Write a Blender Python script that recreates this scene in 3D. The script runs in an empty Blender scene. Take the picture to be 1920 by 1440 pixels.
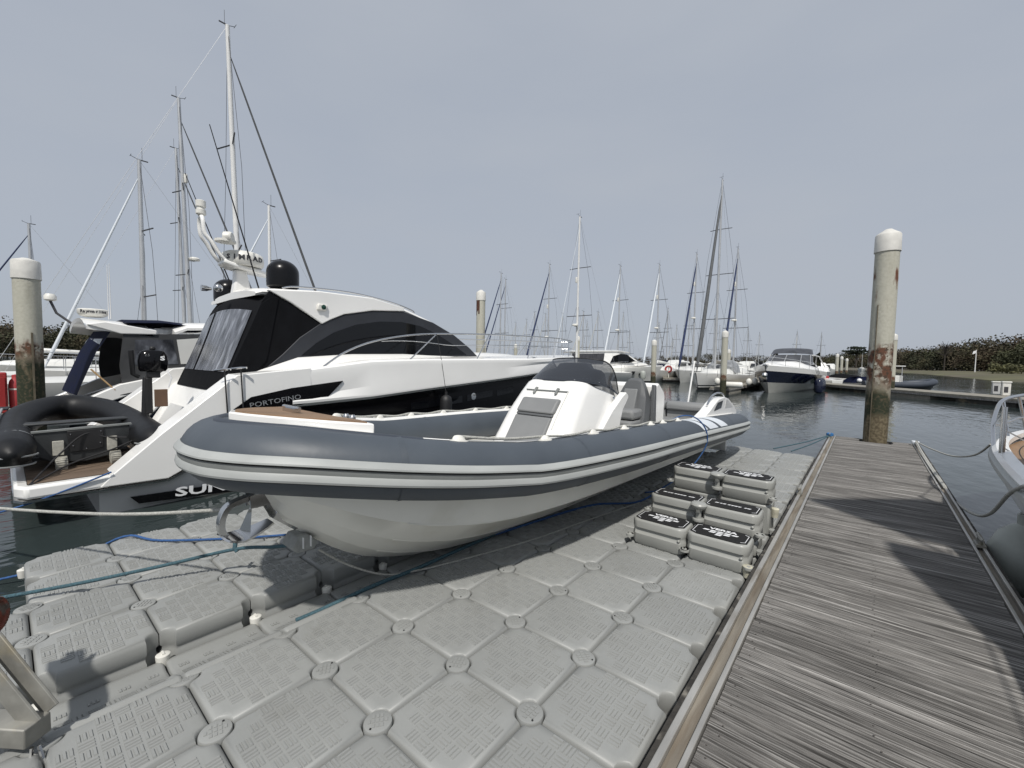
import bpy, math, random
from mathutils import Vector, Matrix
rad = math.radians
random.seed(7)
sc = bpy.context.scene
C = bpy.context.collection

# ------------------------------------------------------------------ camera
cam = bpy.data.cameras.new('camera')
camo = bpy.data.objects.new('camera', cam)
C.objects.link(camo)
PITCH, ROLL, YAW = rad(3.097), rad(.927), rad(39.808)
fw = Vector((-math.sin(YAW)*math.cos(PITCH), math.cos(YAW)*math.cos(PITCH), -math.sin(PITCH)))
rt = Vector((math.cos(YAW), math.sin(YAW), 0))
up = rt.cross(fw)
r2 = rt*math.cos(ROLL) + up*math.sin(ROLL)
u2 = up*math.cos(ROLL) - rt*math.sin(ROLL)
m = Matrix.Identity(4)
for i in range(3):
    m[i][0], m[i][1], m[i][2] = r2[i], u2[i], -fw[i]
m[2][3] = 1.95
camo.matrix_world = m
cam.sensor_width = 36
cam.lens = 797.7/1920*36
cam.clip_start = .05
cam.clip_end = 4000
sc.camera = camo

# ------------------------------------------------------------------ sky, sun, exposure
SUN_EL, SUN_AZ = 54, 39.8 - 3          # shadows fall away from the camera
sdir = Vector((-math.sin(rad(SUN_AZ))*math.cos(rad(SUN_EL)), math.cos(rad(SUN_AZ))*math.cos(rad(SUN_EL)), -math.sin(rad(SUN_EL))))
w = bpy.data.worlds.new('World')
sc.world = w
w.use_nodes = True
nt = w.node_tree
nt.nodes.clear()
out = nt.nodes.new('ShaderNodeOutputWorld')
bg = nt.nodes.new('ShaderNodeBackground')
sky = nt.nodes.new('ShaderNodeTexSky')
sky.sky_type = 'NISHITA'
sky.sun_disc = False
sky.sun_elevation = rad(SUN_EL)
sky.sun_rotation = math.atan2(-sdir.x, -sdir.y)
sky.air_density, sky.dust_density, sky.ozone_density = 1.0, 2.5, 2.0
tc = nt.nodes.new('ShaderNodeTexCoord')
mp = nt.nodes.new('ShaderNodeMapping')
mp.inputs['Scale'].default_value = (1, 1, 3.2)
nz = nt.nodes.new('ShaderNodeTexNoise')
nz.inputs['Scale'].default_value = 1.6
nz.inputs['Detail'].default_value = 5
cr = nt.nodes.new('ShaderNodeMapRange')
cr.inputs['From Min'].default_value, cr.inputs['From Max'].default_value = .3, .7
cr.inputs['To Min'].default_value, cr.inputs['To Max'].default_value = .84, .99
veil = nt.nodes.new('ShaderNodeRGB')
veil.outputs[0].default_value = (3.55, 3.86, 4.38, 1)      # thin high cloud, in the sky texture's own units
mx = nt.nodes.new('ShaderNodeMix')
mx.data_type = 'RGBA'
bg.inputs['Strength'].default_value = .1
L = nt.links.new
L(tc.outputs['Generated'], mp.inputs['Vector']); L(mp.outputs['Vector'], nz.inputs['Vector'])
L(nz.outputs['Fac'], cr.inputs['Value']); L(cr.outputs['Result'], mx.inputs['Factor'])
L(sky.outputs['Color'], mx.inputs['A']); L(veil.outputs[0], mx.inputs['B'])
L(mx.outputs['Result'], bg.inputs['Color']); L(bg.outputs[0], out.inputs['Surface'])

sl = bpy.data.lights.new('sun', 'SUN')
sl.energy = 2.9
sl.angle = rad(1.6)
sl.color = (1, .96, .9)
so = bpy.data.objects.new('sun', sl)
C.objects.link(so)
so.rotation_euler = sdir.to_track_quat('-Z', 'Y').to_euler()
so.location = (0, -20, 40)

vs = sc.view_settings
vs.view_transform = 'Standard'
vs.look = 'None'
vs.exposure = .28
vs.gamma = 1
vs.use_curve_mapping = False
sc.render.engine = 'CYCLES'
sc.cycles.max_bounces = 8
sc.cycles.transparent_max_bounces = 16

# ------------------------------------------------------------------ materials
MATS = {}
def mat(name, col, rough=.5, metal=0., var=.08, vs=3., bump=0., bs=60., coat=0., rnd=0., stretch=(1, 1, 1), spec=.5, alpha=1., col2=None, thr=(.45, .6), cs=2., det=4.):
    """procedural surface: base colour broken up by noise, optional second colour in patches, fine relief"""
    if name in MATS:
        return MATS[name]
    M = bpy.data.materials.new(name)
    M.use_nodes = True
    n = M.node_tree.nodes
    l = M.node_tree.links.new
    b = n['Principled BSDF']
    b.inputs['Roughness'].default_value = rough
    b.inputs['Metallic'].default_value = metal
    b.inputs['Coat Weight'].default_value = coat
    b.inputs['Coat Roughness'].default_value = .08
    b.inputs['Specular IOR Level'].default_value = spec
    b.inputs['Alpha'].default_value = alpha
    t = n.new('ShaderNodeTexCoord')
    mpp = n.new('ShaderNodeMapping')
    mpp.inputs['Scale'].default_value = stretch
    l(t.outputs['Object'], mpp.inputs['Vector'])
    oi = n.new('ShaderNodeObjectInfo')
    va = n.new('ShaderNodeVectorMath'); va.operation = 'ADD'
    sc_ = n.new('ShaderNodeMath'); sc_.operation = 'MULTIPLY'; sc_.inputs[1].default_value = 37.
    l(oi.outputs['Random'], sc_.inputs[0])
    l(mpp.outputs[0], va.inputs[0]); l(sc_.outputs[0], va.inputs[1])
    no = n.new('ShaderNodeTexNoise'); no.inputs['Scale'].default_value = vs; no.inputs['Detail'].default_value = det
    l(va.outputs[0], no.inputs['Vector'])
    mr = n.new('ShaderNodeMapRange')
    mr.inputs['From Min'].default_value, mr.inputs['From Max'].default_value = .3, .7
    mr.inputs['To Min'].default_value, mr.inputs['To Max'].default_value = 1-var, 1+var
    l(no.outputs['Fac'], mr.inputs['Value'])
    val = mr.outputs[0]
    if rnd:
        m2 = n.new('ShaderNodeMapRange')
        m2.inputs['To Min'].default_value, m2.inputs['To Max'].default_value = 1-rnd, 1+rnd
        l(oi.outputs['Random'], m2.inputs['Value'])
        mm = n.new('ShaderNodeMath'); mm.operation = 'MULTIPLY'
        l(val, mm.inputs[0]); l(m2.outputs[0], mm.inputs[1]); val = mm.outputs[0]
    base = n.new('ShaderNodeRGB'); base.outputs[0].default_value = (*col, 1)
    colout = base.outputs[0]
    if col2:
        n2 = n.new('ShaderNodeTexNoise'); n2.inputs['Scale'].default_value = cs; n2.inputs['Detail'].default_value = 6
        l(va.outputs[0], n2.inputs['Vector'])
        r2_ = n.new('ShaderNodeMapRange')
        r2_.inputs['From Min'].default_value, r2_.inputs['From Max'].default_value = thr
        l(n2.outputs['Fac'], r2_.inputs['Value'])
        mxx = n.new('ShaderNodeMix'); mxx.data_type = 'RGBA'
        mxx.inputs['B'].default_value = (*col2, 1)
        l(r2_.outputs[0], mxx.inputs['Factor']); l(colout, mxx.inputs['A']); colout = mxx.outputs['Result']
    ve = n.new('ShaderNodeVectorMath'); ve.operation = 'SCALE'
    l(colout, ve.inputs[0]); l(val, ve.inputs['Scale'])
    l(ve.outputs[0], b.inputs['Base Color'])
    # a little unevenness in the gloss
    mg = n.new('ShaderNodeMapRange')
    mg.inputs['To Min'].default_value, mg.inputs['To Max'].default_value = max(.02, rough*.8), min(1, rough*1.2)
    l(no.outputs['Fac'], mg.inputs['Value']); l(mg.outputs[0], b.inputs['Roughness'])
    if bump:
        nb = n.new('ShaderNodeTexNoise'); nb.inputs['Scale'].default_value = bs; nb.inputs['Detail'].default_value = 3
        l(va.outputs[0], nb.inputs['Vector'])
        bp = n.new('ShaderNodeBump'); bp.inputs['Strength'].default_value = bump; bp.inputs['Distance'].default_value = .01
        l(nb.outputs['Fac'], bp.inputs['Height']); l(bp.outputs[0], b.inputs['Normal'])
    MATS[name] = M
    return M

gel = mat('white_gelcoat', (.86, .855, .83), .25, var=.03, vs=1.2, coat=.3)
gel2 = mat('cream_gelcoat', (.86, .85, .785), .3, var=.05, vs=1.5, coat=.2, bump=.02, bs=8, col2=(.74, .72, .63), thr=(.56, .8), cs=2.5)
gelo = mat('aged_white_gelcoat', (.70, .70, .67), .4, var=.06, vs=1)
blackg = mat('black_gelcoat', (.004, .004, .005), .12, var=.1, vs=2, spec=.28)
navy = mat('navy_gelcoat', (.009, .012, .03), .12, var=.1, vs=2, coat=.4)
hullgrey = mat('grey_hull_paint', (.55, .55, .54), .3, var=.05, vs=2)
anti = mat('dark_antifoul', (.02, .022, .026), .6, var=.25, vs=4)
glassd = mat('dark_tinted_glass', (.004, .0045, .006), .03, var=.05, spec=.4)
steel = mat('stainless_steel', (.62, .62, .62), .12, 1., var=.04, vs=6)
alum = mat('mast_aluminium', (.52, .53, .54), .4, .5, var=.06, vs=2)
galv = mat('galvanised_steel', (.27, .265, .24), .55, .35, var=.25, vs=9, bump=.08, bs=40, col2=(.34, .29, .19), thr=(.55, .72), cs=4)
spray = mat('white_spar', (.72, .72, .71), .35, var=.04)
canvas = mat('black_canvas', (.0065, .007, .0085), .85, spec=.12, var=.25, vs=6, bump=.35, bs=7, stretch=(1, 1, .6))
canvasn = mat('navy_canvas', (.005, .008, .026), .85, spec=.12, var=.25, vs=6, bump=.3, bs=6)
canvasg = mat('grey_canvas', (.05, .052, .055), .8, var=.2, vs=5, bump=.3, bs=6)
vinyl = mat('clear_vinyl_window', (.085, .09, .105), .16, var=.75, vs=3, bump=.9, bs=5, stretch=(2.4, 1, .55), col2=(.30, .32, .36), thr=(.5, .75), cs=4, spec=.7)
tubem = mat('slate_tube_fabric', (.064, .077, .093), .5, var=.10, vs=2.2, bump=.10, bs=22, col2=(.078, .092, .108), thr=(.5, .8), cs=1.3)
tubed = mat('dark_tube_trim', (.045, .054, .07), .5, var=.08)
strk = mat('light_grey_strake', (.37, .385, .375), .5, var=.1, vs=5, stretch=(1, .3, 1))
strkd = mat('mid_grey_strake', (.19, .20, .195), .55, var=.1, vs=5)
whitefab = mat('white_fabric_stripe', (.66, .70, .74), .5, var=.04)
cush = mat('grey_cushion', (.205, .21, .212), .6, var=.06, vs=3, bump=.1, bs=90)
cushd = mat('dark_grey_cushion', (.10, .105, .11), .6, var=.08, bump=.1, bs=90)
teak = mat('teak', (.235, .15, .088), .6, var=.2, vs=7, stretch=(1, .12, 1), bump=.1, bs=40)
teakd = mat('weathered_teak', (.14, .10, .07), .65, var=.25, vs=7, stretch=(1, .12, 1), bump=.1, bs=40)
caulk = mat('black_caulking', (.012, .012, .012), .6)
plast = mat('grey_dock_plastic', (.288, .295, .286), .43, var=.05, vs=2.5, bump=.05, bs=180, rnd=.045, col2=(.245, .249, .238), thr=(.55, .8), cs=5, spec=.35)
plast2 = mat('grey_crate_plastic', (.33, .335, .315), .34, var=.05, vs=4, bump=.04, bs=150, rnd=.04)
white_pl = mat('white_plastic', (.72, .71, .66), .4, var=.1, vs=12)
blackrub = mat('black_rubber', (.010, .010, .011), .55, var=.2, vs=6)
hyp = mat('black_hypalon', (.009, .0095, .011), .5, spec=.3, var=.25, vs=5, bump=.1, bs=25)
hypg = mat('charcoal_dinghy_board', (.03, .033, .035), .5, var=.2, vs=6)
matb = mat('black_grip_mat', (.006, .006, .0065), .9, var=.3, vs=60, bump=.4, bs=300)
whitep = mat('white_print', (.76, .77, .78), .6, var=.06, vs=20)
greyp = mat('grey_print', (.22, .23, .24), .5)
darkp = mat('charcoal_print', (.05, .05, .055), .5)
redp = mat('red_paint', (.33, .03, .03), .4, var=.1)
rope_b = mat('blue_rope', (.03, .09, .24), .85, var=.35, vs=90)
rope_t = mat('teal_rope', (.05, .105, .13), .85, var=.35, vs=90, bump=.6, bs=140)
rope_w = mat('pale_rope', (.40, .40, .37), .85, var=.3, vs=90, bump=.6, bs=140)
rope_k = mat('dark_rope', (.02, .02, .022), .85, var=.3, vs=60)
wood = mat('weathered_decking', (.178, .171, .162), .88, var=.68, vs=5.5, stretch=(.45, 24, 2), bump=.6, bs=14, rnd=.16, col2=(.38, .368, .35), thr=(.50, .68), cs=3.2, spec=.12)
wood2 = mat('tan_edge_timber', (.20, .18, .148), .8, var=.3, vs=6, stretch=(3, .25, 1), bump=.3, bs=30, col2=(.15, .125, .095), thr=(.42, .6), cs=7)
alu2 = mat('dull_edge_aluminium', (.42, .41, .385), .45, .45, var=.2, vs=7, stretch=(2, .4, 1), col2=(.24, .21, .17), thr=(.55, .75), cs=5)
dirt = mat('crusted_fascia', (.035, .032, .028), .9, var=.5, vs=14, bump=.8, bs=40, col2=(.15, .14, .12), thr=(.55, .7), cs=9)
darkfl = mat('pontoon_float', (.035, .033, .028), .8, var=.4, vs=4, col2=(.16, .13, .08), thr=(.55, .7), cs=1.5)
concr = mat('pontoon_concrete', (.24, .225, .19), .85, var=.2, vs=4)
gearr = mat('rusty_red_gear', (.19, .05, .03), .6, .3, var=.4, vs=30, bump=.3, bs=80, col2=(.11, .09, .075), thr=(.5, .6), cs=20)
fend = mat('fender_vinyl', (.37, .39, .36), .45, var=.1, vs=5, bump=.06, bs=40, col2=(.24, .26, .24), thr=(.58, .75), cs=5)
lensg = mat('green_lamp_lens', (.01, .05, .035), .1)
brown = mat('brown_board', (.13, .075, .045), .7, var=.2)
sandw = mat('wooden_handle', (.42, .28, .14), .6, var=.15, vs=20, stretch=(1, 1, .2))
barkm = mat('bark', (.05, .042, .034), .9, var=.3)

# ------------------------------------------------------------------ mesh helpers
RLOC = {}
class MB:
    def __init__(s):
        s.v = []; s.f = []
    def add(s, vs, fs):
        o = len(s.v)
        s.v += [tuple(v) for v in vs]
        s.f += [tuple(i+o for i in f) for f in fs]
        return s
    def box(s, x0, x1, y0, y1, z0, z1):
        return s.add([(x, y, z) for x in (x0, x1) for y in (y0, y1) for z in (z0, z1)],
                     [(0, 1, 3, 2), (4, 6, 7, 5), (0, 4, 5, 1), (2, 3, 7, 6), (0, 2, 6, 4), (1, 5, 7, 3)])
    def bar(s, p, q, w, h, upv=(0, 0, 1)):
        p = Vector(p); q = Vector(q); d = (q-p).normalized()
        a = d.cross(Vector(upv))
        if a.length < 1e-4: a = d.cross(Vector((1, 0, 0)))
        a.normalize(); b = a.cross(d)
        vs = [e + a*(i*w/2) + b*(j*h/2) for e in (p, q) for i, j in ((-1, -1), (1, -1), (1, 1), (-1, 1))]
        return s.add(vs, [(3, 2, 1, 0), (4, 5, 6, 7), (0, 1, 5, 4), (1, 2, 6, 5), (2, 3, 7, 6), (3, 0, 4, 7)])
    def loft(s, secs, closed=True, cap=True):
        n = len(secs[0]); o = []
        for k in secs: o += list(k)
        fs = []
        for i in range(len(secs)-1):
            for j in range(n if closed else n-1):
                a = i*n+j; b = i*n+(j+1) % n
                fs.append((a, b, b+n, a+n))
        if cap and closed:
            fs.append(tuple(reversed(range(n))))
            fs.append(tuple(range((len(secs)-1)*n, len(secs)*n)))
        return s.add(o, fs)
    def tube(s, pts, r, n=8, closed=False):
        pts = [Vector(p) for p in pts]
        N = len(pts)
        rs = r if isinstance(r, (list, tuple)) else [r]*N
        secs = []
        prev = None
        for i, p in enumerate(pts):
            if closed: d = pts[(i+1) % N]-pts[i-1]
            else: d = pts[min(i+1, N-1)]-pts[max(i-1, 0)]
            d.normalize()
            if prev is None:
                a = d.cross(Vector((0, 0, 1)))
                if a.length < 1e-3: a = d.cross(Vector((1, 0, 0)))
            else:
                a = prev - d*prev.dot(d)
                if a.length < 1e-4: a = d.cross(Vector((0, 0, 1)))
            a.normalize(); prev = a
            b = d.cross(a)
            secs.append([p + (a*math.cos(t)+b*math.sin(t))*rs[i] for t in [2*math.pi*k/n for k in range(n)]])
        if closed: secs.append(secs[0])
        return s.loft(secs, True, not closed)
    def lathe(s, prof, c=(0, 0, 0), n=20, axis=(0, 0, 1), cap=True):
        ax = Vector(axis).normalized()
        a = ax.cross(Vector((1, 0, 0)))
        if a.length < 1e-3: a = ax.cross(Vector((0, 1, 0)))
        a.normalize(); b = ax.cross(a); c = Vector(c)
        secs = [[c + ax*z + (a*math.cos(t)+b*math.sin(t))*max(r, 1e-4) for t in [2*math.pi*k/n for k in range(n)]] for r, z in prof]
        return s.loft(secs, True, cap)
    def ball(s, c, r, n=14, sq=(1, 1, 1)):
        o = len(s.v)
        s.lathe([(r*math.sin(t), -r*math.cos(t)) for t in [math.pi*k/(n//2+1) for k in range(n//2+2)]], (0, 0, 0), n)
        for i in range(o, len(s.v)):
            v = s.v[i]; s.v[i] = (c[0]+v[0]*sq[0], c[1]+v[1]*sq[1], c[2]+v[2]*sq[2])
        return s
    def prism(s, poly, a, b, plane='yz', a2=None):
        """extrude a 2D polygon between a and b along the axis left out of `plane`"""
        def P(q, h):
            return {'yz': (h, q[0], q[1]), 'xy': (q[0], q[1], h), 'xz': (q[0], h, q[1])}[plane]
        n = len(poly)
        vs = [P(q, a) for q in poly] + [P(q, b) for q in (a2 or poly)]
        fs = [tuple(reversed(range(n))), tuple(range(n, 2*n))] + [(i, (i+1) % n, (i+1) % n+n, i+n) for i in range(n)]
        return s.add(vs, fs)
    def mesh(s, name, smooth=32):
        me = bpy.data.meshes.new(name)
        me.from_pydata(s.v, [], s.f)
        me.validate()
        import bmesh
        bm = bmesh.new(); bm.from_mesh(me)
        bmesh.ops.recalc_face_normals(bm, faces=bm.faces)
        bm.to_mesh(me); bm.free()
        if smooth:
            me.polygons.foreach_set('use_smooth', [True]*len(me.polygons))
            me.set_sharp_from_angle(angle=rad(smooth))
        return me
    def build(s, name, m_, par=None, smooth=32, bev=0):
        off = RLOC.get(par.name, Vector()) if par else Vector()
        if off.length:
            s.v = [(v[0]-off.x, v[1]-off.y, v[2]-off.z) for v in s.v]
        me = s.mesh(name, smooth)
        return link(name, me, m_, par, bev)

def link(name, me, m_, par=None, bev=0, loc=None):
    o = bpy.data.objects.new(name, me)
    C.objects.link(o)
    if m_ is not None and len(me.materials) == 0: me.materials.append(m_)
    if par:
        o.parent = par
        RLOC[o.name] = RLOC.get(par.name, Vector())
    if loc: o.location = loc
    if bev:
        b = o.modifiers.new('bevel', 'BEVEL')
        b.width = bev; b.segments = 2; b.limit_method = 'ANGLE'; b.angle_limit = rad(40); b.harden_normals = False
    return o

def thing(name, label, cat, loc=(0, 0, 0), group=None):
    o = bpy.data.objects.new(name, None)
    C.objects.link(o)
    o.empty_display_size = .2
    o.location = loc
    RLOC[o.name] = Vector(loc)
    o['label'] = label; o['category'] = cat
    if group: o['group'] = group
    return o
def tag(o, label, cat, group=None):
    o['label'] = label; o['category'] = cat
    if group: o['group'] = group
    return o
def struct(o):
    o['kind'] = 'structure'; return o
def stuff(o):
    o['kind'] = 'stuff'; return o
def local(root, rz):
    """turn a thing built in its own frame"""
    root.rotation_euler[2] = rz
def dup(root, loc, label=None, rz=None):
    r = root.copy(); C.objects.link(r); r.location = loc
    RLOC[r.name] = Vector(loc)
    if label: r['label'] = label
    if rz is not None: r.rotation_euler[2] = rz
    for ch in root.children:
        c = ch.copy(); C.objects.link(c); c.parent = r
        for g in ch.children:
            d = g.copy(); C.objects.link(d); d.parent = c
    return r
def one(fn, *a, **k):
    b = MB(); getattr(b, fn)(*a, **k); return b
def smoothpath(pts, k=6):
    P = [Vector(p) for p in pts]; o = []
    for i in range(len(P)-1):
        p0, p1, p2, p3 = P[max(i-1, 0)], P[i], P[i+1], P[min(i+2, len(P)-1)]
        for j in range(k):
            t = j/k
            o.append(.5*((2*p1)+(p2-p0)*t+(2*p0-5*p1+4*p2-p3)*t*t+(3*p1-p0-3*p2+p3)*t**3))
    o.append(P[-1])
    return o
def interp(x, xs, ys):
    if x <= xs[0]: return ys[0]
    for i in range(1, len(xs)):
        if x <= xs[i]:
            t = (x-xs[i-1])/(xs[i]-xs[i-1]); return ys[i-1]+(ys[i]-ys[i-1])*t
    return ys[-1]
def text(name, body, m_, par, size, origin, xd, yd, sx=1., extrude=.002, shear=0., bold=0.):
    """flat lettering: a letter's x runs along xd, its height along yd"""
    cu = bpy.data.curves.new(name, 'FONT')
    cu.body = body; cu.size = size; cu.extrude = extrude; cu.shear = shear; cu.offset = bold
    cu.align_x = 'CENTER'; cu.align_y = 'CENTER'; cu.resolution_u = 2
    t = bpy.data.objects.new(name, cu); C.objects.link(t)
    dg = bpy.context.evaluated_depsgraph_get()
    me = bpy.data.meshes.new_from_object(t.evaluated_get(dg))
    bpy.data.objects.remove(t)
    xd = Vector(xd).normalized(); yd = Vector(yd).normalized(); zd = xd.cross(yd)
    off = RLOC.get(par.name, Vector())
    o = Vector(origin)-off
    for v in me.vertices:
        c = v.co.copy(); v.co = o + xd*(c.x*sx) + yd*c.y + zd*c.z
    me.materials.clear()
    return link(name, me, m_, par)
def rope(name, label, pts, r, m_, k=6, n=7):
    pts = smoothpath(pts, k)
    base = Vector(pts[0])
    b = MB(); b.tube([p-base for p in pts], r, n)
    o = link(name, b.mesh(name, 60), m_)
    o.location = base
    return tag(o, label, 'rope')

# ================================================================== SETTING
def water_material():
    M = bpy.data.materials.new('harbour_water'); M.use_nodes = True
    n = M.node_tree.nodes; l = M.node_tree.links.new
    b = n['Principled BSDF']
    b.inputs['Base Color'].default_value = (.030, .040, .040, 1)
    b.inputs['Roughness'].default_value = .06
    b.inputs['IOR'].default_value = 1.33
    t = n.new('ShaderNodeTexCoord')
    def wave(scale, st, rot):
        mp_ = n.new('ShaderNodeMapping'); mp_.inputs['Scale'].default_value = st; mp_.inputs['Rotation'].default_value = (0, 0, rot)
        l(t.outputs['Object'], mp_.inputs['Vector'])
        z = n.new('ShaderNodeTexNoise'); z.inputs['Scale'].default_value = scale; z.inputs['Detail'].default_value = 3; z.inputs['Roughness'].default_value = .55
        l(mp_.outputs[0], z.inputs['Vector']); return z.outputs['Fac']
    a = wave(3.2, (1, .45, 1), .5); c = wave(.35, (1, .5, 1), .9)
    ad = n.new('ShaderNodeMath'); ad.operation = 'MULTIPLY_ADD'; ad.inputs[1].default_value = .42
    l(a, ad.inputs[0]); l(c, ad.inputs[2])
    # cat's-paws: calm and rippled patches
    p = wave(.06, (1, 1, 1), 0)
    mr_ = n.new('ShaderNodeMapRange'); mr_.inputs['From Min'].default_value, mr_.inputs['From Max'].default_value = .35, .65
    mr_.inputs['To Min'].default_value, mr_.inputs['To Max'].default_value = .09, .26
    l(p, mr_.inputs['Value'])
    bp = n.new('ShaderNodeBump'); bp.inputs['Distance'].default_value = .25
    l(mr_.outputs[0], bp.inputs['Strength']); l(ad.outputs[0], bp.inputs['Height']); l(bp.outputs[0], b.inputs['Normal'])
    return M
struct(one('add', [(-900, -300, 0), (900, -300, 0), (900, 1500, 0), (-900, 1500, 0)], [(0, 1, 2, 3)]).build('water', water_material(), smooth=0))

marshm = mat('marsh_grass', (.085, .082, .038), .9, var=.4, vs=.12, det=7, bump=.6, bs=3, col2=(.10, .085, .055), thr=(.45, .62), cs=.09)
mud = mat('mud_shore', (.10, .088, .066), .8, var=.25, vs=.2, det=7)
def bank(name, edge, back, h, m_):
    """shore: mud edge at the water, rising to the ground behind"""
    b = MB(); n = len(edge)
    vs = []
    for (ex, ey), (bx, by) in zip(edge, back):
        for t, z in ((0, -.3), (.04, .25), (.1, h*.7), (.5, h), (1, h*1.3)):
            vs.append((ex+(bx-ex)*t, ey+(by-ey)*t, z))
    k = 5
    b.add(vs, [(i*k+j, i*k+j+1, (i+1)*k+j+1, (i+1)*k+j) for i in range(n-1) for j in range(k-1)])
    return struct(b.build(name, m_, smooth=40))
bank('marsh_bank', [(45, 48), (24, 72), (15.5, 88), (13.6, 105), (13.2, 140), (12, 176), (4, 240)],
     [(300, 60), (260, 110), (200, 150), (150, 190), (110, 230), (80, 270), (60, 330)], .75, marshm)
bank('far_shore', [(30, 300), (-10, 330), (-70, 380), (-160, 430), (-300, 470), (-480, 430), (-520, 300), (-400, 120), (-330, 20), (-300, -120)],
     [(80, 420), (10, 470), (-50, 520), (-170, 590), (-340, 640), (-700, 600), (-800, 380), (-700, 120), (-600, 0), (-560, -160)], 1.0, mud)

# woods on the banks: leaf clumps and trunks
leafm = mat('spring_foliage', (.040, .044, .018), .85, var=.45, vs=.09, det=6, col2=(.062, .046, .028), thr=(.42, .6), cs=.045)
leafc = mat('dark_evergreen_foliage', (.018, .026, .014), .85, var=.3, vs=.3)
def crown(b, c, rx, rz, n, size, flat=1.):
    lobes = [(Vector((random.uniform(-.55, .55)*rx, random.uniform(-.55, .55)*rx, random.uniform(-.35, .45)*rz)), random.uniform(.4, .7)) for _ in range(7)]
    for _ in range(n):
        lo, lr = random.choice(lobes)
        d = Vector((random.gauss(0, 1), random.gauss(0, 1), random.gauss(0, 1))).normalized()*(random.random()**.4)
        p = Vector(c)+lo+Vector((d.x*rx*lr, d.y*rx*lr, d.z*rz*lr*flat))
        a = Vector((random.gauss(0, 1), random.gauss(0, 1), random.gauss(0, .7))).normalized()
        e = a.cross(Vector((random.gauss(0, 1), random.gauss(0, 1), random.gauss(0, 1)))).normalized()
        s_ = size*random.uniform(.5, 1.2)
        b.add([p-a*s_, p-e*s_*.6, p+a*s_, p+e*s_*.6], [(0, 1, 2, 3)])
def wood_mass(name, label, spec, seed):
    """spec: list of (x, y, height, radius)"""
    random.seed(seed)
    b = MB()
    for x, y, h, r in spec:
        crown(b, (x, y, h*.60), r, h*.40, 430, .022*h+.22); crown(b, (x, y, h*.26), r*1.1, h*.30, 240, .025*h+.24)
        b.tube([(x, y, 0), (x+.2, y, h*.5), (x, y+.3, h*.8)], [.30, .22, .06], 5)
    o = b.build(name, leafm, smooth=0)
    stuff(o); o['label'] = label; o['category'] = 'woodland'
    return o
HOR = lambda u: 676.8+(u-960)*.01618
def site(u, dep):
    d = fw*dep + r2*((u-960)/797.7*dep)
    return d.x, d.y
def treeline(pts, rows, seed, step):
    """ridge heights along the bank (bearing, distance, skyline height) turned into trees standing several rows deep"""
    random.seed(seed); o = []
    us = [p[0] for p in pts]; tops = [p[1] for p in pts]; ds = [p[2] for p in pts]
    for row in range(rows):
        u = us[0]
        while u < us[-1]:
            dep = interp(u, us, ds)*(1+.09*row)+random.uniform(-4, 4)
            top = 1.95+(HOR(u)-interp(u, us, tops))/797.7*dep
            x, y = site(u, dep)
            h = max(3., top*random.uniform(.84, 1.10) if row else top*random.uniform(.6, .98))
            o.append((x, y, h, h*random.uniform(.36, .5)+.6))
            u += step*random.uniform(.7, 1.3)
    return o
wood_mass('woodland', 'brown and green wood on the far bank behind the marsh at right',
          treeline([(1520, 664, 335), (1560, 661, 330), (1600, 658, 320), (1640, 657, 300), (1690, 653, 250), (1740, 646, 220), (1790, 642, 200), (1850, 634, 185), (1900, 628, 170), (1990, 618, 160), (2150, 600, 150)], 3, 3, 13), 5)
wood_mass('woodland', 'low distant trees along the skyline behind the marina masts',
          treeline([(900, 668, 480), (1100, 667, 470), (1240, 667, 460), (1290, 664, 440), (1340, 661, 420), (1390, 664, 400), (1430, 666, 380), (1545, 667, 340)], 2, 4, 12), 6)
wood_mass('woodland', 'dark wood on the far bank behind the concrete pile at left',
          treeline([(-160, 606, 210), (-60, 596, 205), (0, 597, 205), (14, 606, 205), (30, 598, 205), (70, 600, 210), (95, 612, 215), (130, 602, 215), (170, 604, 220), (230, 618, 230), (330, 632, 250), (560, 650, 300)], 3, 9, 16), 7)
# scrub at the marsh edge
random.seed(11)
b = MB()
for i in range(26):
    x, y = site(random.uniform(1860, 2000), random.uniform(112, 135)); crown(b, (x, y, 2.0), 2.2, 1.8, 90, .45)
stuff(tag(b.build('scrub', mat('pale_scrub', (.085, .085, .036), .9, var=.35, vs=.3), smooth=0), 'pale green scrub along the marsh edge at right', 'scrub'))
def cedar(x, y, h):
    t = thing('cedar_tree', 'flat-topped dark cedar standing above the far wood', 'tree', (x, y, 0))
    random.seed(3)
    one('tube', [(x, y, 0), (x, y, h*.6), (x+.5, y, h*.95)], [.7, .5, .2], 6).build('trunk', barkm, t)
    b = MB()
    for dx, dz, r in ((0, 0, 6.5), (-5, -2.2, 4.5), (5.5, -2.0, 5), (1, -3.4, 6)):
        crown(b, (x+dx*.77, y+dx*.64, h-1.2+dz), r, 1.3, 240, .8)
    b.build('crown', leafc, t, smooth=0)
cedar(-6.2, 385.1, 15.9)
def bare_tree(x, y, h):
    t = thing('bare_tree', 'pale leafless tree rising above the wood on the right bank', 'tree', (x, y, 0))
    random.seed(4)
    one('tube', [(x, y, 0), (x, y, h*.7)], [.35, .2], 6).build('trunk', barkm, t)
    b = MB()
    for i in range(90):
        a = random.uniform(0, 6.28); e = random.uniform(.2, 1.4); p = Vector((x, y, h*random.uniform(.5, .78)))
        L_ = h*random.uniform(.12, .3)
        b.tube([p, p+Vector((math.cos(a)*math.cos(e), math.sin(a)*math.cos(e), math.sin(e)))*L_], [.10, .04], 3)
    b.build('crown', barkm, t, smooth=0)
x, y = site(1768, 200); bare_tree(x, y, 14.6)

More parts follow.
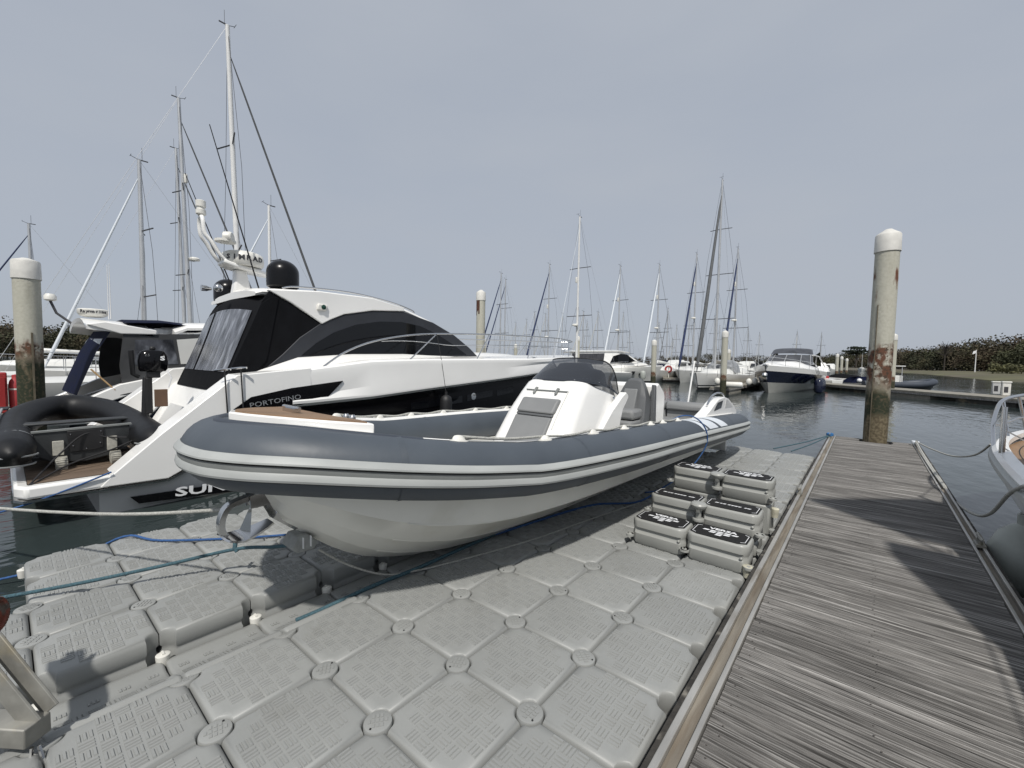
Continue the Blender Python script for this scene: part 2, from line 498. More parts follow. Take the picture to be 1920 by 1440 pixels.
# ================================================================== MODULAR FLOATING DOCK
ZD = .285
GX = -.656                          # right-hand edge; columns are .5 m wide, running to the left
GY = .06                            # seams at GY + .5 k
def cubesec(ins, z, rr=.069):
    h = .2475-ins; r = rr+ins*.5; o = []
    for qx, qy in ((1, 1), (-1, 1), (-1, -1), (1, -1)):
        g = .25-h
        a0 = math.acos(min(1, g/r))
        # concave arc about the corner, from the side x=h to the side y=h
        k = [math.pi/2-a0 + (2*a0-math.pi/2)*i/5*1 for i in range(6)]
        arc = []
        for i in range(6):
            t = (math.pi/2-a0)+(a0-(math.pi/2-a0))*i/5
            # angle measured from the direction pointing back along -y
            arc.append((.25-r*math.sin(t) if False else .25-r*math.cos(math.pi/2-t), .25-r*math.sin(math.pi/2-t)))
        if qx*qy < 0: arc = arc[::-1]
        o += [(qx*ax, qy*ay) for ax, ay in arc]
    return [(px, py, z) for px, py in o]
def ribs(b, clip, z, sx=.0, pitch=.072):
    """raised basket-weave grip: groups of three bars, alternately turned"""
    n = 3
    for i in range(-n, n+1):
        for j in range(-n, n+1):
            cx, cy = i*pitch*.9, j*pitch*.9
            if abs(cx)+abs(cy) > clip: continue
            for k in (-1, 0, 1):
                if (i+j) % 2: x0, y0, hx, hy = cx, cy+k*.0195, .028, .0078
                else: x0, y0, hx, hy = cx+k*.0195, cy, .0078, .028
                t = .0062; e = .0034
                b.add([(x0-hx, y0-hy, z-.002), (x0+hx, y0-hy, z-.002), (x0+hx, y0+hy, z-.002), (x0-hx, y0+hy, z-.002),
                       (x0-hx+e, y0-hy+e, z+t), (x0+hx-e, y0-hy+e, z+t), (x0+hx-e, y0+hy-e, z+t), (x0-hx+e, y0+hy-e, z+t)],
                      [(4, 5, 6, 7), (0, 1, 5, 4), (1, 2, 6, 5), (2, 3, 7, 6), (3, 0, 4, 7)])
b = MB()
b.loft([cubesec(.03, -.40), cubesec(.004, -.37), cubesec(.0, -.15), cubesec(.012, -.135), cubesec(.012, -.11), cubesec(.0, -.095), cubesec(0, -.035), cubesec(.005, -.016), cubesec(.014, -.005), cubesec(.027, 0), cubesec(.06, .0015)])
ribs(b, .29, .0013)
cube_me = b.mesh('float_cube', 50); cube_me.materials.append(plast)
b = MB()
b.lathe([(.060, -.40), (.0655, -.03), (.066, -.010), (.063, -.003), (.056, -.0005), (.0, .0)], n=28)
for i in range(-2, 3):
    for j in range(-1, 2):
        if abs(i)+abs(j) > 2: continue
        b.box(i*.019-.006, i*.019+.006, j*.026-.010, j*.026+.010, -.001, .003)
disc_me = b.mesh('connector_disc', 45); disc_me.materials.append(plast)
b = MB()
for t in (.9,): b.lathe([(.005, 0), (.005, .0052)], (math.cos(t)*.050, math.sin(t)*.050, -.003), 8)
hole_me = b.mesh('screw_hole', 0); hole_me.materials.append(blackrub)
b = MB()
b.lathe([(.030, -.05), (.036, 0), (.036, .014), (.024, .020), (0, .020)], n=14); b.box(-.02, .02, -.006, .006, .018, .027)
pin_me = b.mesh('connector_pin', 40); pin_me.materials.append(white_pl)
# ear tabs that show along free edges
b = MB()
b.lathe([(.042, -.012), (.042, .012)], (0, 0, 0), 14); b.box(-.042, .042, 0, .07, -.012, .012)
tab_me = b.mesh('edge_tab', 40); tab_me.materials.append(plast)

dock = thing('floating_dock', 'grey modular plastic drive-on dock carrying the inflatable boat', 'dock', (-2.9, 4.5, 0))
DO = RLOC[dock.name]
def put(me, name, x, y, z, rz=0, par=dock):
    o = link(name, me, None, par)
    o.location = Vector((x, y, z))-DO
    o.rotation_euler[2] = rz
    return o
NCOL = 9
def has(c, r):
    """cell (column from the right, row): which cells of the dock hold a float"""
    if c < 0 or c >= NCOL: return False
    if r < -4 or r > 18: return False
    if r < 0 and c > 6: return False
    if c in (3, 4, 5) and r > 16: return False
    if c > 5 and r > 12: return False
    return True
random.seed(2)
for c in range(NCOL):
    for r in range(-4, 19):
        if not has(c, r) or c == 4: continue
        x = GX-.25-.5*c; y = GY+.25+.5*r
        dz = random.uniform(-.003, .003)
        o = put(cube_me, 'float_cube', x, y, ZD+dz, random.choice((0, math.pi/2, math.pi, -math.pi/2)))
        o.rotation_euler[0] = rad(random.uniform(-.35, .35)); o.rotation_euler[1] = rad(random.uniform(-.35, .35))
for c in range(NCOL+1):
    for r in range(-4, 20):
        around = [has(c-1, r-1), has(c, r-1), has(c-1, r), has(c, r)]
        x = GX-.5*c; y = GY+.5*r
        if c in (4, 5):
            if c == 5 and all(around) and r < 17:
                put(pin_me, 'connector_pin', x+.02, y, ZD-.125)
            continue
        if all(around) or (sum(around) == 3):
            d = put(disc_me, 'connector_disc', x, y, ZD-.001, random.uniform(0, 6.28))
            if r < 9:
                h = link('screw_hole', hole_me, None, d)
        elif any(around) and sum(around) == 2:
            if c == 9:
                put(tab_me, 'edge_tab', x+(.02 if c == 0 else -.02), y, ZD-.14, rad(90) if c == 0 else rad(-90))
for y_ in (GY+.5, GY+1.0): put(pin_me, 'connector_pin', GX-.5*9-.05, y_-.5, ZD-.11)
# keel channel: lower floats with a hollowed top
TX0, TX1 = GX-2.0, GX-2.5
prof = [(-.002, -.02), (-.02, -.006), (-.05, -.012), (-.11, -.055), (-.19, -.105), (-.28, -.135), (-.36, -.143), (-.43, -.135), (-.465, -.140), (-.485, -.16), (-.49, -.21), (-.49, -.40), (-.002, -.40)]
def trsec(y, ins):
    return [(TX0+px*(1 if 1 else 1)+(ins if px < -.4 else 0), y, ZD+pz-ins) for px, pz in prof]
tb = MB()
tb.loft([trsec(-.244, .012), trsec(-.238, .004), trsec(-.225, 0), trsec(.225, 0), trsec(.238, .004), trsec(.244, .012)])
def trz(px): return interp(-px, [-p[0] for p in prof[:9]], [p[1] for p in prof[:9]])
for i in range(7):
    y0 = -.18+i*.06
    for k in (-1, 0, 1):
        if i % 2:
            for (p0, p1) in ((-.22, -.26),):
                pass
            xa, xb, ya, yb = -.27, -.19, y0+k*.018-.006, y0+k*.018+.006
        else:
            xa, xb, ya, yb = -.23+k*.022-.007, -.23+k*.022+.007, y0-.026, y0+.026
        q = [(TX0+xx, yy, ZD+trz(xx)+.007) for xx, yy in ((xa, ya), (xb, ya), (xb, yb), (xa, yb))]
        q0 = [(p[0], p[1], p[2]-.008) for p in q]
        tb.add(q+q0, [(0, 1, 2, 3), (0, 4, 5, 1), (1, 5, 6, 2), (2, 6, 7, 3), (3, 7, 4, 0)])
    if i % 2 == 0:
        for k in (-1, 0, 1):
            q = [(TX0+xx, yy, ZD+trz(xx)+.006) for xx, yy in ((-.36, y0+k*.017-.005), (-.325, y0+k*.017-.005), (-.325, y0+k*.017+.005), (-.36, y0+k*.017+.005))]
            q0 = [(p[0], p[1], p[2]-.008) for p in q]
            tb.add(q+q0, [(0, 1, 2, 3), (0, 4, 5, 1), (1, 5, 6, 2), (2, 6, 7, 3), (3, 7, 4, 0)])
tb.v = [(x-TX0, y, z-ZD) for x, y, z in tb.v]
ch_me = tb.mesh('channel_float', 50); ch_me.materials.append(plast)
kb = MB(); kb.ball((0, 0, 0), .045, 14, (1.1, .8, .5)); kb_me = kb.mesh('rounded_lug', 50); kb_me.materials.append(plast)
for r in range(-4, 18):
    y = GY+.25+.5*r
    put(ch_me, 'channel_float', TX0, y, ZD+random.uniform(-.003, .003))
    dd = put(disc_me, 'connector_disc', TX0-.012, GY+.5*r, ZD-.022, 1.); dd.rotation_euler = (0, rad(-14), 0)
    put(kb_me, 'rounded_lug', TX0-.075, GY+.5*r-.03, ZD-.052)

# ================================================================== TIMBER JETTY
ZJ = .42
JX0, JX1 = -.566, .844
jetty = thing('jetty', 'weathered grey grooved timber finger jetty running out to the rusty pile', 'jetty', (.14, 5, 0))
JO = RLOC[jetty.name]
PW = .142
def plank_mesh(x0, x1):
    pr = [(-PW/2+.003, -.03)]
    ng = 10; gw = (PW-.006)/ng
    for i in range(ng):
        a = -PW/2+.003+i*gw
        pr += [(a+.0004, -.004 if i == 0 else -.008), (a+gw*.12, 0), (a+gw*.58, 0), (a+gw*.72, -.008)]
    pr += [(PW/2-.003, -.006), (PW/2-.003, -.03)]
    b = MB(); n = 5
    xs = [x0+(x1-x0)*i/n for i in range(n+1)]
    b.loft([[(x, p[0], p[1]) for p in pr] for x in xs])
    me = b.mesh('plank', 25); me.materials.append(wood); return me
pm = [plank_mesh(JX0+.115-JO.x, JX1-.085-JO.x), plank_mesh(JX0+.113-JO.x, JX1-.087-JO.x), plank_mesh(JX0+.117-JO.x, JX1-.083-JO.x)]
pml = plank_mesh(JX0+.115-JO.x, -.06-JO.x); pmr = plank_mesh(.44-JO.x, JX1-.085-JO.x)
random.seed(9)
k = 0
while -1.6+k*PW < 11.62:
    y = -1.6+k*PW
    for me in ([pm[k % 3]] if y < 11.28 else [pml, pmr]):
        o = link('plank', me, None, jetty)
        o.location = (0, y-JO.y, ZJ+random.uniform(-.002, .002))
        o.rotation_euler = (rad(random.uniform(-.4, .4)), rad(random.uniform(-.05, .05)), rad(random.uniform(-.12, .12)))
    k += 1
fx = MB()
for kk in range(90):
    for xx in (JX0+.16, .10, JX1-.13):
        yy = -1.6+kk*PW
        if yy < 11.2 and yy > .5:
            for dy_ in (-.04, .04):
                cx_ = xx+random.uniform(-.02, .02); fx.add([(cx_+.004*math.cos(t), yy+dy_+.004*math.sin(t), ZJ+.0022) for t in [math.pi*q/3 for q in range(6)]], [tuple(range(6))])
stuff(fx.build('fixings', mat('rusty_screw', (.09, .08, .07), .7), jetty, 0))
Y0, Y1 = -1.7, 11.68
for nm, xa, xb, za, zb, mm in (('edge_strip', JX0+.085, JX0+.108, ZJ-.05, ZJ+.010, alu2), ('edge_timber', JX0+.03, JX0+.085, ZJ-.06, ZJ-.012, wood2),
                               ('edge_strip', JX0, JX0+.03, ZJ-.05, ZJ+.012, alu2), ('fascia', JX0-.028, JX0, ZJ-.19, ZJ-.005, dirt),
                               ('edge_strip', JX1-.078, JX1-.058, ZJ-.05, ZJ+.010, alu2), ('edge_timber', JX1-.058, JX1-.02, ZJ-.06, ZJ-.014, wood2),
                               ('edge_strip', JX1-.02, JX1, ZJ-.05, ZJ+.012, alu2), ('fascia', JX1, JX1+.028, ZJ-.19, ZJ-.005, dirt)):
    MB().box(xa, xb, Y0, Y1, za, zb).build(nm, mm, jetty, bev=.004)
MB().box(JX0-.02, JX1+.02, Y1, Y1+.05, ZJ-.2, ZJ-.01).build('end_beam', dirt, jetty, bev=.006)
for yy in (0.2, 3.4, 6.6, 9.8):
    MB().box(JX0+.08, JX1-.08, yy, yy+1.9, -.25, ZJ-.07).build('float', darkfl, jetty, bev=.03)
MB().box(JX0+.05, JX1-.05, Y0, Y1, ZJ-.16, ZJ-.04).build('underframe', dirt, jetty)
for (cx, cy) in ((JX0+.015, 6.05), (JX1-.03, 5.35), (JX0+.015, 11.35), (JX1-.03, 11.45)):
    b = MB()
    b.box(cx-.03, cx+.03, cy-.07, cy+.07, ZJ+.008, ZJ+.03)
    for d in (-.04, .04): b.tube([(cx, cy+d, ZJ+.02), (cx, cy+d, ZJ+.075)], .014, 8)
    b.tube([(cx, cy-.12, ZJ+.085), (cx, cy-.05, ZJ+.078), (cx, cy+.05, ZJ+.078), (cx, cy+.12, ZJ+.085)], [.010, .016, .016, .010], 8)
    b.build('cleat', galv, jetty)
b = MB(); b.box(-.09, .46, 11.70, 11.84, ZJ-.14, ZJ-.03); b.box(-.12, -.05, 11.25, 11.75, ZJ-.14, ZJ-.045); b.box(.43, .50, 11.25, 11.75, ZJ-.14, ZJ-.045)
b.build('pile_guide', dirt, jetty)
b = MB(); b.lathe([(.035, -.05), (.035, .05)], (.43, 11.36, ZJ+.0), 12, (0, 1, 0)); b.build('guide_roller', blackrub, jetty)

# ================================================================== PILES
def pile_material(name, z_algae, z_rust, streak):
    M = bpy.data.materials.new(name); M.use_nodes = True
    n = M.node_tree.nodes; l = M.node_tree.links.new
    b = n['Principled BSDF']; b.inputs['Roughness'].default_value = .7
    t = n.new('ShaderNodeTexCoord'); sp = n.new('ShaderNodeSeparateXYZ'); l(t.outputs['Object'], sp.inputs[0])
    def noise(s, st, d=6):
        mp_ = n.new('ShaderNodeMapping'); mp_.inputs['Scale'].default_value = st; l(t.outputs['Object'], mp_.inputs['Vector'])
        z = n.new('ShaderNodeTexNoise'); z.inputs['Scale'].default_value = s; z.inputs['Detail'].default_value = d
        l(mp_.outputs[0], z.inputs['Vector']); return z.outputs['Fac']
    def rng(v, a, c, lo=0, hi=1):
        q = n.new('ShaderNodeMapRange'); q.inputs['From Min'].default_value = a; q.inputs['From Max'].default_value = c
        q.inputs['To Min'].default_value = lo; q.inputs['To Max'].default_value = hi; l(v, q.inputs['Value']); return q.outputs[0]
    def op(o_, a, c):
        q = n.new('ShaderNodeMath'); q.operation = o_; q.use_clamp = o_ == 'MULTIPLY'
        for i, v in ((0, a), (1, c)):
            if isinstance(v, (int, float)): q.inputs[i].default_value = v
            else: l(v, q.inputs[i])
        return q.outputs[0]
    def mixc(f, a, c):
        q = n.new('ShaderNodeMix'); q.data_type = 'RGBA'; l(f, q.inputs['Factor'])
        for k_, v in (('A', a), ('B', c)):
            if isinstance(v, tuple): q.inputs[k_].default_value = (*v, 1)
            else: l(v, q.inputs[k_])
        return q.outputs['Result']
    big = noise(3.5, (1, 1, .5)); fine = noise(22, (1, 1, 1)); vert = noise(7, (1, 1, .12))
    zz = op('ADD', sp.outputs['Z'], op('MULTIPLY', rng(big, .3, .7, -.45, .45), 1.0))
    zf = op('ADD', sp.outputs['Z'], rng(big, .3, .7, -.12, .12))
    c = mixc(rng(fine, .35, .7), (.47, .46, .39), (.41, .40, .33))
    c = mixc(op('MULTIPLY', rng(vert, .58, .72), .3), c, (.20, .18, .13))
    # rust runs near the top
    c = mixc(op('MULTIPLY', rng(noise(5.5, (1, 1, .28)), .60, .68), rng(zf, streak-.1, streak+.5)), c, (.13, .05, .024))
    # rust belt
    belt = op('MULTIPLY', rng(zf, z_rust[0]-.15, z_rust[0]+.15), rng(zf, z_rust[1]+.05, z_rust[1]-.06))
    c = mixc(op('MULTIPLY', belt, rng(noise(9, (1, 1, .7)), .36, .52)), c, (.115, .048, .024))
    c = mixc(op('MULTIPLY', belt, rng(noise(16, (1, 1, 1)), .52, .6)), c, (.06, .035, .02))
    # tide zone: weed over barnacles
    c = mixc(rng(zf, z_algae[1]+.28, z_algae[1]-.05), c, mixc(rng(fine, .4, .62), (.085, .065, .036), (.17, .14, .085)))
    weed = op('MULTIPLY', op('MULTIPLY', rng(zz, z_algae[0]-.05, z_algae[0]+.1), rng(zz, z_algae[1]+.12, z_algae[1]-.02)), rng(fine, .3, .5))
    c = mixc(weed, c, (.018, .024, .009))
    l(c, b.inputs['Base Color'])
    bp = n.new('ShaderNodeBump'); bp.inputs['Strength'].default_value = .5; bp.inputs['Distance'].default_value = .01
    l(fine, bp.inputs['Height']); l(bp.outputs[0], b.inputs['Normal'])
    return M
pmA = pile_material('rusty_pile_paint', (.95, 1.4), (1.55, 2.35), 3.0)
pmB = pile_material('weedy_pile_paint', (.1, 1.75), (1.8, 2.15), 6.5)
pmC = pile_material('far_pile_paint', (.0, .9), (.9, 1.3), 9)
capw = mat('white_pile_cap', (.62, .61, .57), .55, var=.08, vs=8, bump=.1, bs=30)
def pile(label, x, y, top, r, pm_, seam=None, dome=.10, lean=(0, 0), group=None, n=28):
    t = thing('mooring_pile', label, 'pile', (x, y, 0), group)
    capz = top-.36-dome
    one('loft', [[(x+lean[0]*z+math.cos(a)*r, y+lean[1]*z+math.sin(a)*r, z) for a in [2*math.pi*k/n for k in range(n)]] for z in (-1.5, 0, 1.2, 2.4, capz+.05)]).build('shaft', pm_, t, 50)
    cx, cy = x+lean[0]*capz, y+lean[1]*capz
    one('lathe', [(r*1.0, capz+.02), (r*1.09, capz), (r*1.09, capz+.03), (r*1.06, capz+.33), (r*.98, capz+.36), (r*.42, capz+.36+dome*.75), (r*.30, capz+.36+dome*.95), (0, capz+.36+dome)], (cx, cy, 0), n).build('cap', capw, t, 35)
    if seam:
        a, z0, z1, w_ = seam
        d = Vector((math.cos(a), math.sin(a), 0)); e = Vector((-d.y, d.x, 0)); p = Vector((x, y, 0))
        b = MB()
        b.loft([[p+Vector((lean[0]*z, lean[1]*z, z))+d*(r-.02)+e*w_, p+Vector((lean[0]*z, lean[1]*z, z))+d*(r+.012)+e*w_, p+Vector((lean[0]*z, lean[1]*z, z))+d*(r+.012)-e*w_, p+Vector((lean[0]*z, lean[1]*z, z))+d*(r-.02)-e*w_] for z in (-.5, z0, z1)])
        b.build('weld_seam', mat('seam_strip', (.13, .11, .075), .8, var=.4, vs=6), t)
    return t
pile('tall rust-streaked pile with white cap at the end of the timber jetty', .185, 11.52, 4.72, .195, pmA, (-2.05, .9, 3.2, .007), lean=(.004, 0))
pile('weed-covered pile with white cap behind the black dinghy at left', -12.7, .36, 3.80, .19, pmB, (.18, .9, 2.35, .014), dome=.05)
for lab, x, y, top in (('slim white-capped pile with a rust patch rising behind the white yacht bow', -12.9, 13.3, 4.98),
                       ('white-capped pile rising just behind the inflatable boat windscreen', -20.9, 34.6, 4.39),
                       ('white-capped pile beside the white cruiser with the dark windows', -12.7, 32.3, 3.77),
                       ('white-capped pile on the pontoon finger beside the navy cruiser', -7.1, 29.8, 4.13),
                       ('white pile half hidden behind the rusty jetty pile', 1.35, 40.2, 4.3),
                       ('leftmost of the three white piles beyond the covered speedboat', -3.3, 75.3, 3.7),
                       ('middle of the three white piles beyond the covered speedboat', -3.1, 83.3, 3.5),
                       ('rightmost of the three white piles beyond the covered speedboat', -2.7, 91.4, 3.3),
                       ('small far white-capped pile just right of the rust-patched pile', -31.0, 32.6, 4.26),
                       ('tiny white-capped pile seen above the yacht bow rail', -31.7, 38.6, 3.95),
                       ('small far pile right of the sailing yacht', -12.5, 54.6, 3.73)):
    t = pile(lab, x, y, top, .19, pmC, n=14)
    if 'rust patch' in lab:
        b = MB()
        for k in range(7):
            a0 = -2.2+.16*k; z0 = 4.12-random.uniform(0, .30); r_ = .195
            b.add([(x+math.cos(a0)*r_, y+math.sin(a0)*r_, z0), (x+math.cos(a0+.17)*r_, y+math.sin(a0+.17)*r_, z0), (x+math.cos(a0+.17)*r_, y+math.sin(a0+.17)*r_, 4.53), (x+math.cos(a0)*r_, y+math.sin(a0)*r_, 4.53)], [(0, 1, 2, 3)])
        b.build('rust_stain', mat('rust', (.075, .032, .02), .8, var=.4, vs=9), t, 0)

# ================================================================== INFLATABLE (RIB) ON THE DOCK
XC = -2.906
rib = thing('inflatable_boat', 'slate grey rigid inflatable boat with white console resting on the dock', 'boat', (XC, 4.9, ZD))
half = [(0, .822), (.12, .832), (.24, .866), (.42, .99), (.595, 1.23), (.765, 1.62), (.905, 2.2), (1.02, 2.9), (1.085, 3.8), (1.11, 5.0), (1.10, 8.0), (1.085, 8.6), (1.075, 8.9), (1.07, 9.08), (1.07, 9.17), (1.07, 9.21)]
TZY = [.6, 1.0, 1.31, 1.6, 1.92, 2.3, 2.63, 3.8, 5.35, 8.5, 9.3]
TZZ = [1.402, 1.372, 1.323, 1.272, 1.218, 1.166, 1.132, 1.084, 1.020, .852, .81]
TZS = smoothpath([(a_, b_, 0) for a_, b_ in zip(TZY, TZZ)], 5)
def tz(y): return interp(y, [p.x for p in TZS], [p.y for p in TZS])
def tr(y): return interp(y, [.8, 1.3, 2.6, 3.8, 5.4, 8.6, 8.95, 9.12, 9.19, 9.22], [.189, .190, .201, .213, .212, .206, .185, .13, .07, .02])
hp = smoothpath([(s_, y_, 0) for s_, y_ in half], 5)
path = [Vector((-p.x, p.y, 0)) for p in reversed(hp[1:])] + [Vector(p) for p in hp]     # far stern, round the bow, near stern
frames = []
for i, p in enumerate(path):
    d = path[min(i+1, len(path)-1)]-path[max(i-1, 0)]
    d.normalize()
    nrm = Vector((d.y, -d.x, 0))          # outward
    frames.append((Vector((XC+p.x, p.y, tz(p.y))), nrm, tr(p.y)))
def tsurf(i, ang, dr=0.):
    c, nrm, r = frames[i]
    return c + (nrm*math.cos(ang)+Vector((0, 0, 1))*math.sin(ang))*(r+dr)
NT = len(frames)
tube_o = MB().loft([[tsurf(i, 2*math.pi*k/28) for k in range(28)] for i in range(NT)]).build('tube', tubem, rib, 60)
def band(name, m_, prof, i0=0, i1=NT):
    """strip that follows the tube; prof: list of (angle in degrees, height above the fabric)"""
    b = MB()
    b.loft([[tsurf(i, rad(a), h) for a, h in prof] for i in range(i0, i1)])
    return b.build(name, m_, rib, 28)
NE = NT-6
band('strake_base', strkd, [(21, .003), (17, .009), (0, .011), (-15, .009), (-22, .003), (-18, -.02), (17, -.02)], 6, NE)
band('strake', strk, [(20.5, .004), (17, .014), (10, .026), (7.5, .026), (6, .010), (6, -.01), (20, -.01)], 6, NE)
band('strake', strk, [(-5, .010), (-8, .018), (-14, .027), (-17.5, .026), (-20, .008), (-20, -.01), (-5, -.01)], 6, NE)
band('strake_lip', blackrub, [(-20, .012), (-20.8, .014), (-22, .010), (-21.6, -.01), (-20, -.01)], 6, NE)
band('strake_lip', blackrub, [(6, .014), (5.3, .016), (4.2, .012), (4.2, -.01), (6, -.01)], 6, NE)
# seams where the tube panels are glued
for ya in (1.55, 3.1, 4.7, 7.6):
    for far_ in (0, 1):
        i_ = min(range(NT//2, NT), key=lambda i: abs(frames[i][0].y-ya)); i_ = NT-1-i_ if far_ else i_
        c_, n_, r_ = frames[i_]; d_ = Vector((-n_.y, n_.x, 0))
        b = MB(); b.loft([[c_+d_*dd+(n_*math.cos(rad(a_))+Vector((0, 0, 1))*math.sin(rad(a_)))*(tr(c_.y+0)+.0022) for a_ in range(-80, 131, 10)] for dd in (-.02, .02)], closed=False)
        b.build('panel_seam', tubem, rib, 60)
# white slanted stripes round the near tube by the stern
def iy(y):
    return min(range(NT//2, NT), key=lambda i: abs(frames[i][0].y-y))
def stripe(y0, y1, slant, m_):
    b = MB(); A = [25+8*k for k in range(11)]; secs = []
    def at_y(y, a):
        i = iy(y); j = i+1 if frames[i][0].y < y else i-1
        j = min(max(j, 0), NT-1)
        p, q = frames[i], frames[j]; t = 0 if p[0].y == q[0].y else (y-p[0].y)/(q[0].y-p[0].y)
        c = p[0].lerp(q[0], t); r = p[2]+(q[2]-p[2])*t
        return c+(p[1]*math.cos(rad(a))+Vector((0, 0, 1))*math.sin(rad(a)))*(r+.003)
    for a in A:
        sh = slant*(a-25)/80
        secs.append([at_y(y0-sh+(y1-y0)*k/5, a) for k in range(6)])
    b.loft(secs, closed=False)
    return b.build('white_stripe' if m_ is whitefab else 'dark_stripe', m_, rib, 60)
stripe(5.88, 6.06, .35, whitefab); stripe(6.16, 6.60, .42, whitefab); stripe(6.74, 7.15, .5, whitefab)
# hull under the tube
KY = [1.0, 1.06, 1.12, 1.29, 1.5, 1.73, 2.0, 2.34, 3.0, 4.0, 9.0]
KZ = [1.12, 1.0, .89, .75, .58, .44, .34, .26, .20, .18, .18]
KS = smoothpath([(a_, b_, 0) for a_, b_ in zip(KY, KZ)], 6)
def kz(y): return interp(y, [p.x for p in KS], [p.y for p in KS])
def hw(y): return .96*(1-math.exp(-(max(0., y-.94)/.78)**.82))+.01
def hz(y): return tz(y)-tr(min(y, 8.5))+.015
ys = [.99, 1.03, 1.08, 1.14, 1.21, 1.29, 1.38, 1.48, 1.6, 1.73, 1.87, 2.02, 2.2, 2.4, 2.65, 2.95, 3.3, 3.7, 4.2, 4.8, 5.6, 6.6, 7.6, 8.85]
def hsec(y):
    k = kz(y); h = hw(y); zt = hz(y)+.06
    if k > zt-.02: k = zt-.02
    o = []
    # keel -> two spray rails -> chine -> up under the tube
    ch = k+(zt-k)*.58; chx = h*.90
    g = .016*min(1, (y-.99)/.8)
    q = [(0, k), (chx*.34, k+(ch-k)*.26), (chx*.34+g, k+(ch-k)*.26-g*.2), (chx*.68, k+(ch-k)*.60), (chx*.68+g, k+(ch-k)*.60-g*.2), (chx, ch), (chx+g, ch+.002), (h*.97, ch+(zt-ch)*.5), (h, zt)]
    return [(XC+s_, y, z) for s_, z in q] + [(XC-s_, y, z) for s_, z in reversed(q[1:])]
b = MB(); b.loft([hsec(y) for y in ys]); b.build('hull', gel2, rib, 33)
for frac, zf in ((.34, .26), (.68, .60), (1.0, 1.0)):
    for sg in (1, -1):
        pts = []
        for y in ys[9:]:
            k = kz(y); h = hw(y); zt = hz(y)+.06; k = min(k, zt-.02); ch = k+(zt-k)*.58
            pts.append((XC+sg*(h*.90*frac+.008), y, k+(ch-k)*zf))
        one('tube', pts, .011, 6).build('spray_rail', gel2, rib, 60)
# stem plate, bow fitting and anchor in polished steel
b = MB()
for sgn in (1, -1):
    pl = [(1.0, 1.09), (1.18, 1.10), (1.25, .98), (1.36, .88), (1.22, .80), (1.08, .92)]
    b.add([(XC+sgn*(.012+hw(y)*max(0, (z-kz(y)))/max(.05, hz(y)+.06-kz(y))*.86+.004), y, z) for y, z in pl], [tuple(range(6))])
b.build('stem_plate', steel, rib, 0)
for y_, z_ in ((1.18, 1.04), (1.22, .95), (1.28, .88)):
    xx = .02+hw(y_)*max(0, (z_-kz(y_)))/max(.05, hz(y_)+.06-kz(y_))*.86
    one('ball', (XC+xx+.004, y_, z_), .010, 8).build('bolt', steel, rib)
anchor = thing('anchor', 'polished steel anchor hanging from the inflatable boat bow', 'anchor', (XC, .9, .95))
def flatbar(pts, w_, th):
    b = MB(); P = [Vector((XC, y, z)) for y, z in pts]; secs = []
    for i, p in enumerate(P):
        d = (P[min(i+1, len(P)-1)]-P[max(i-1, 0)]).normalized(); nn = Vector((0, -d.z, d.y))
        ww = w_[i] if isinstance(w_, list) else w_
        tt = th[i] if isinstance(th, list) else th
        secs.append([p+Vector((ww/2, 0, 0))+nn*tt/2, p+Vector((ww/2, 0, 0))-nn*tt/2, p-Vector((ww/2, 0, 0))-nn*tt/2, p-Vector((ww/2, 0, 0))+nn*tt/2])
    b.loft(secs); return b
sh = [(v.x, v.y) for v in smoothpath([(1.03, 1.085, 0), (.93, 1.075, 0), (.845, 1.05, 0), (.81, .99, 0), (.805, .92, 0), (.825, .87, 0)], 5)]
flatbar(sh, .055, .035).build('shank', steel, anchor, 40, bev=.004)
fl = [(v.x, v.y) for v in smoothpath([(.80, .885, 0), (.83, .862, 0), (.90, .85, 0), (.99, .865, 0), (1.08, .895, 0)], 5)]
flatbar(fl, [.10+.012*min(i, 20-i) for i in range(len(fl))], .012).build('fluke', steel, anchor, 40)
one('add', [(XC-.09, .93, .86), (XC+.09, .93, .86), (XC+.01, .97, 1.03), (XC-.01, .97, 1.03)], [(0, 1, 2, 3)]).build('palm', steel, anchor, 0)
b = MB(); b.box(XC-.05, XC-.035, .95, 1.12, 1.02, 1.10); b.box(XC+.035, XC+.05, .95, 1.12, 1.02, 1.10); b.lathe([(.028, -.035), (.018, 0), (.028, .035)], (XC, .99, 1.04), 12, (1, 0, 0))
b.build('bow_roller', steel, rib, 30)
# bow step: white moulding with a teak top
def bowpoly(ins, aft):
    pts = [(0, .855+ins), (.12, .90+ins), (.24-ins*.5, .99+ins*.6), (.37-ins*.8, 1.115), (.49-ins, 1.26), (.61-ins, 1.45-aft)]
    back = [(.50-ins, 1.47-aft), (.25, 1.42-aft), (0, 1.41-aft)]
    r_ = pts+back
    return [(XC+s_, y) for s_, y in r_]+[(XC-s_, y) for s_, y in reversed(r_[1:-1])]
def bowz(y, s_=.5): return 1.622-.110*(y-.855)+.004*(1-min(1, (s_/.6)**2))
def plate(name, poly, z0, z1, m_, par, bev=0):
    b = MB(); n = len(poly)
    vs = [(x, y, bowz(y)+z0) for x, y in poly]+[(x, y, bowz(y, abs(x-XC))+z1) for x, y in poly]
    b.add(vs, [tuple(reversed(range(n))), tuple(range(n, 2*n))]+[(i, (i+1) % n, (i+1) % n+n, i+n) for i in range(n)])
    return b.build(name, m_, par, 30, bev)
plate('bow_step', bowpoly(0, 0), -.07, -.004, gel, rib, .01)
plate('teak_pad', bowpoly(.035, .03), -.006, .004, teak, rib)
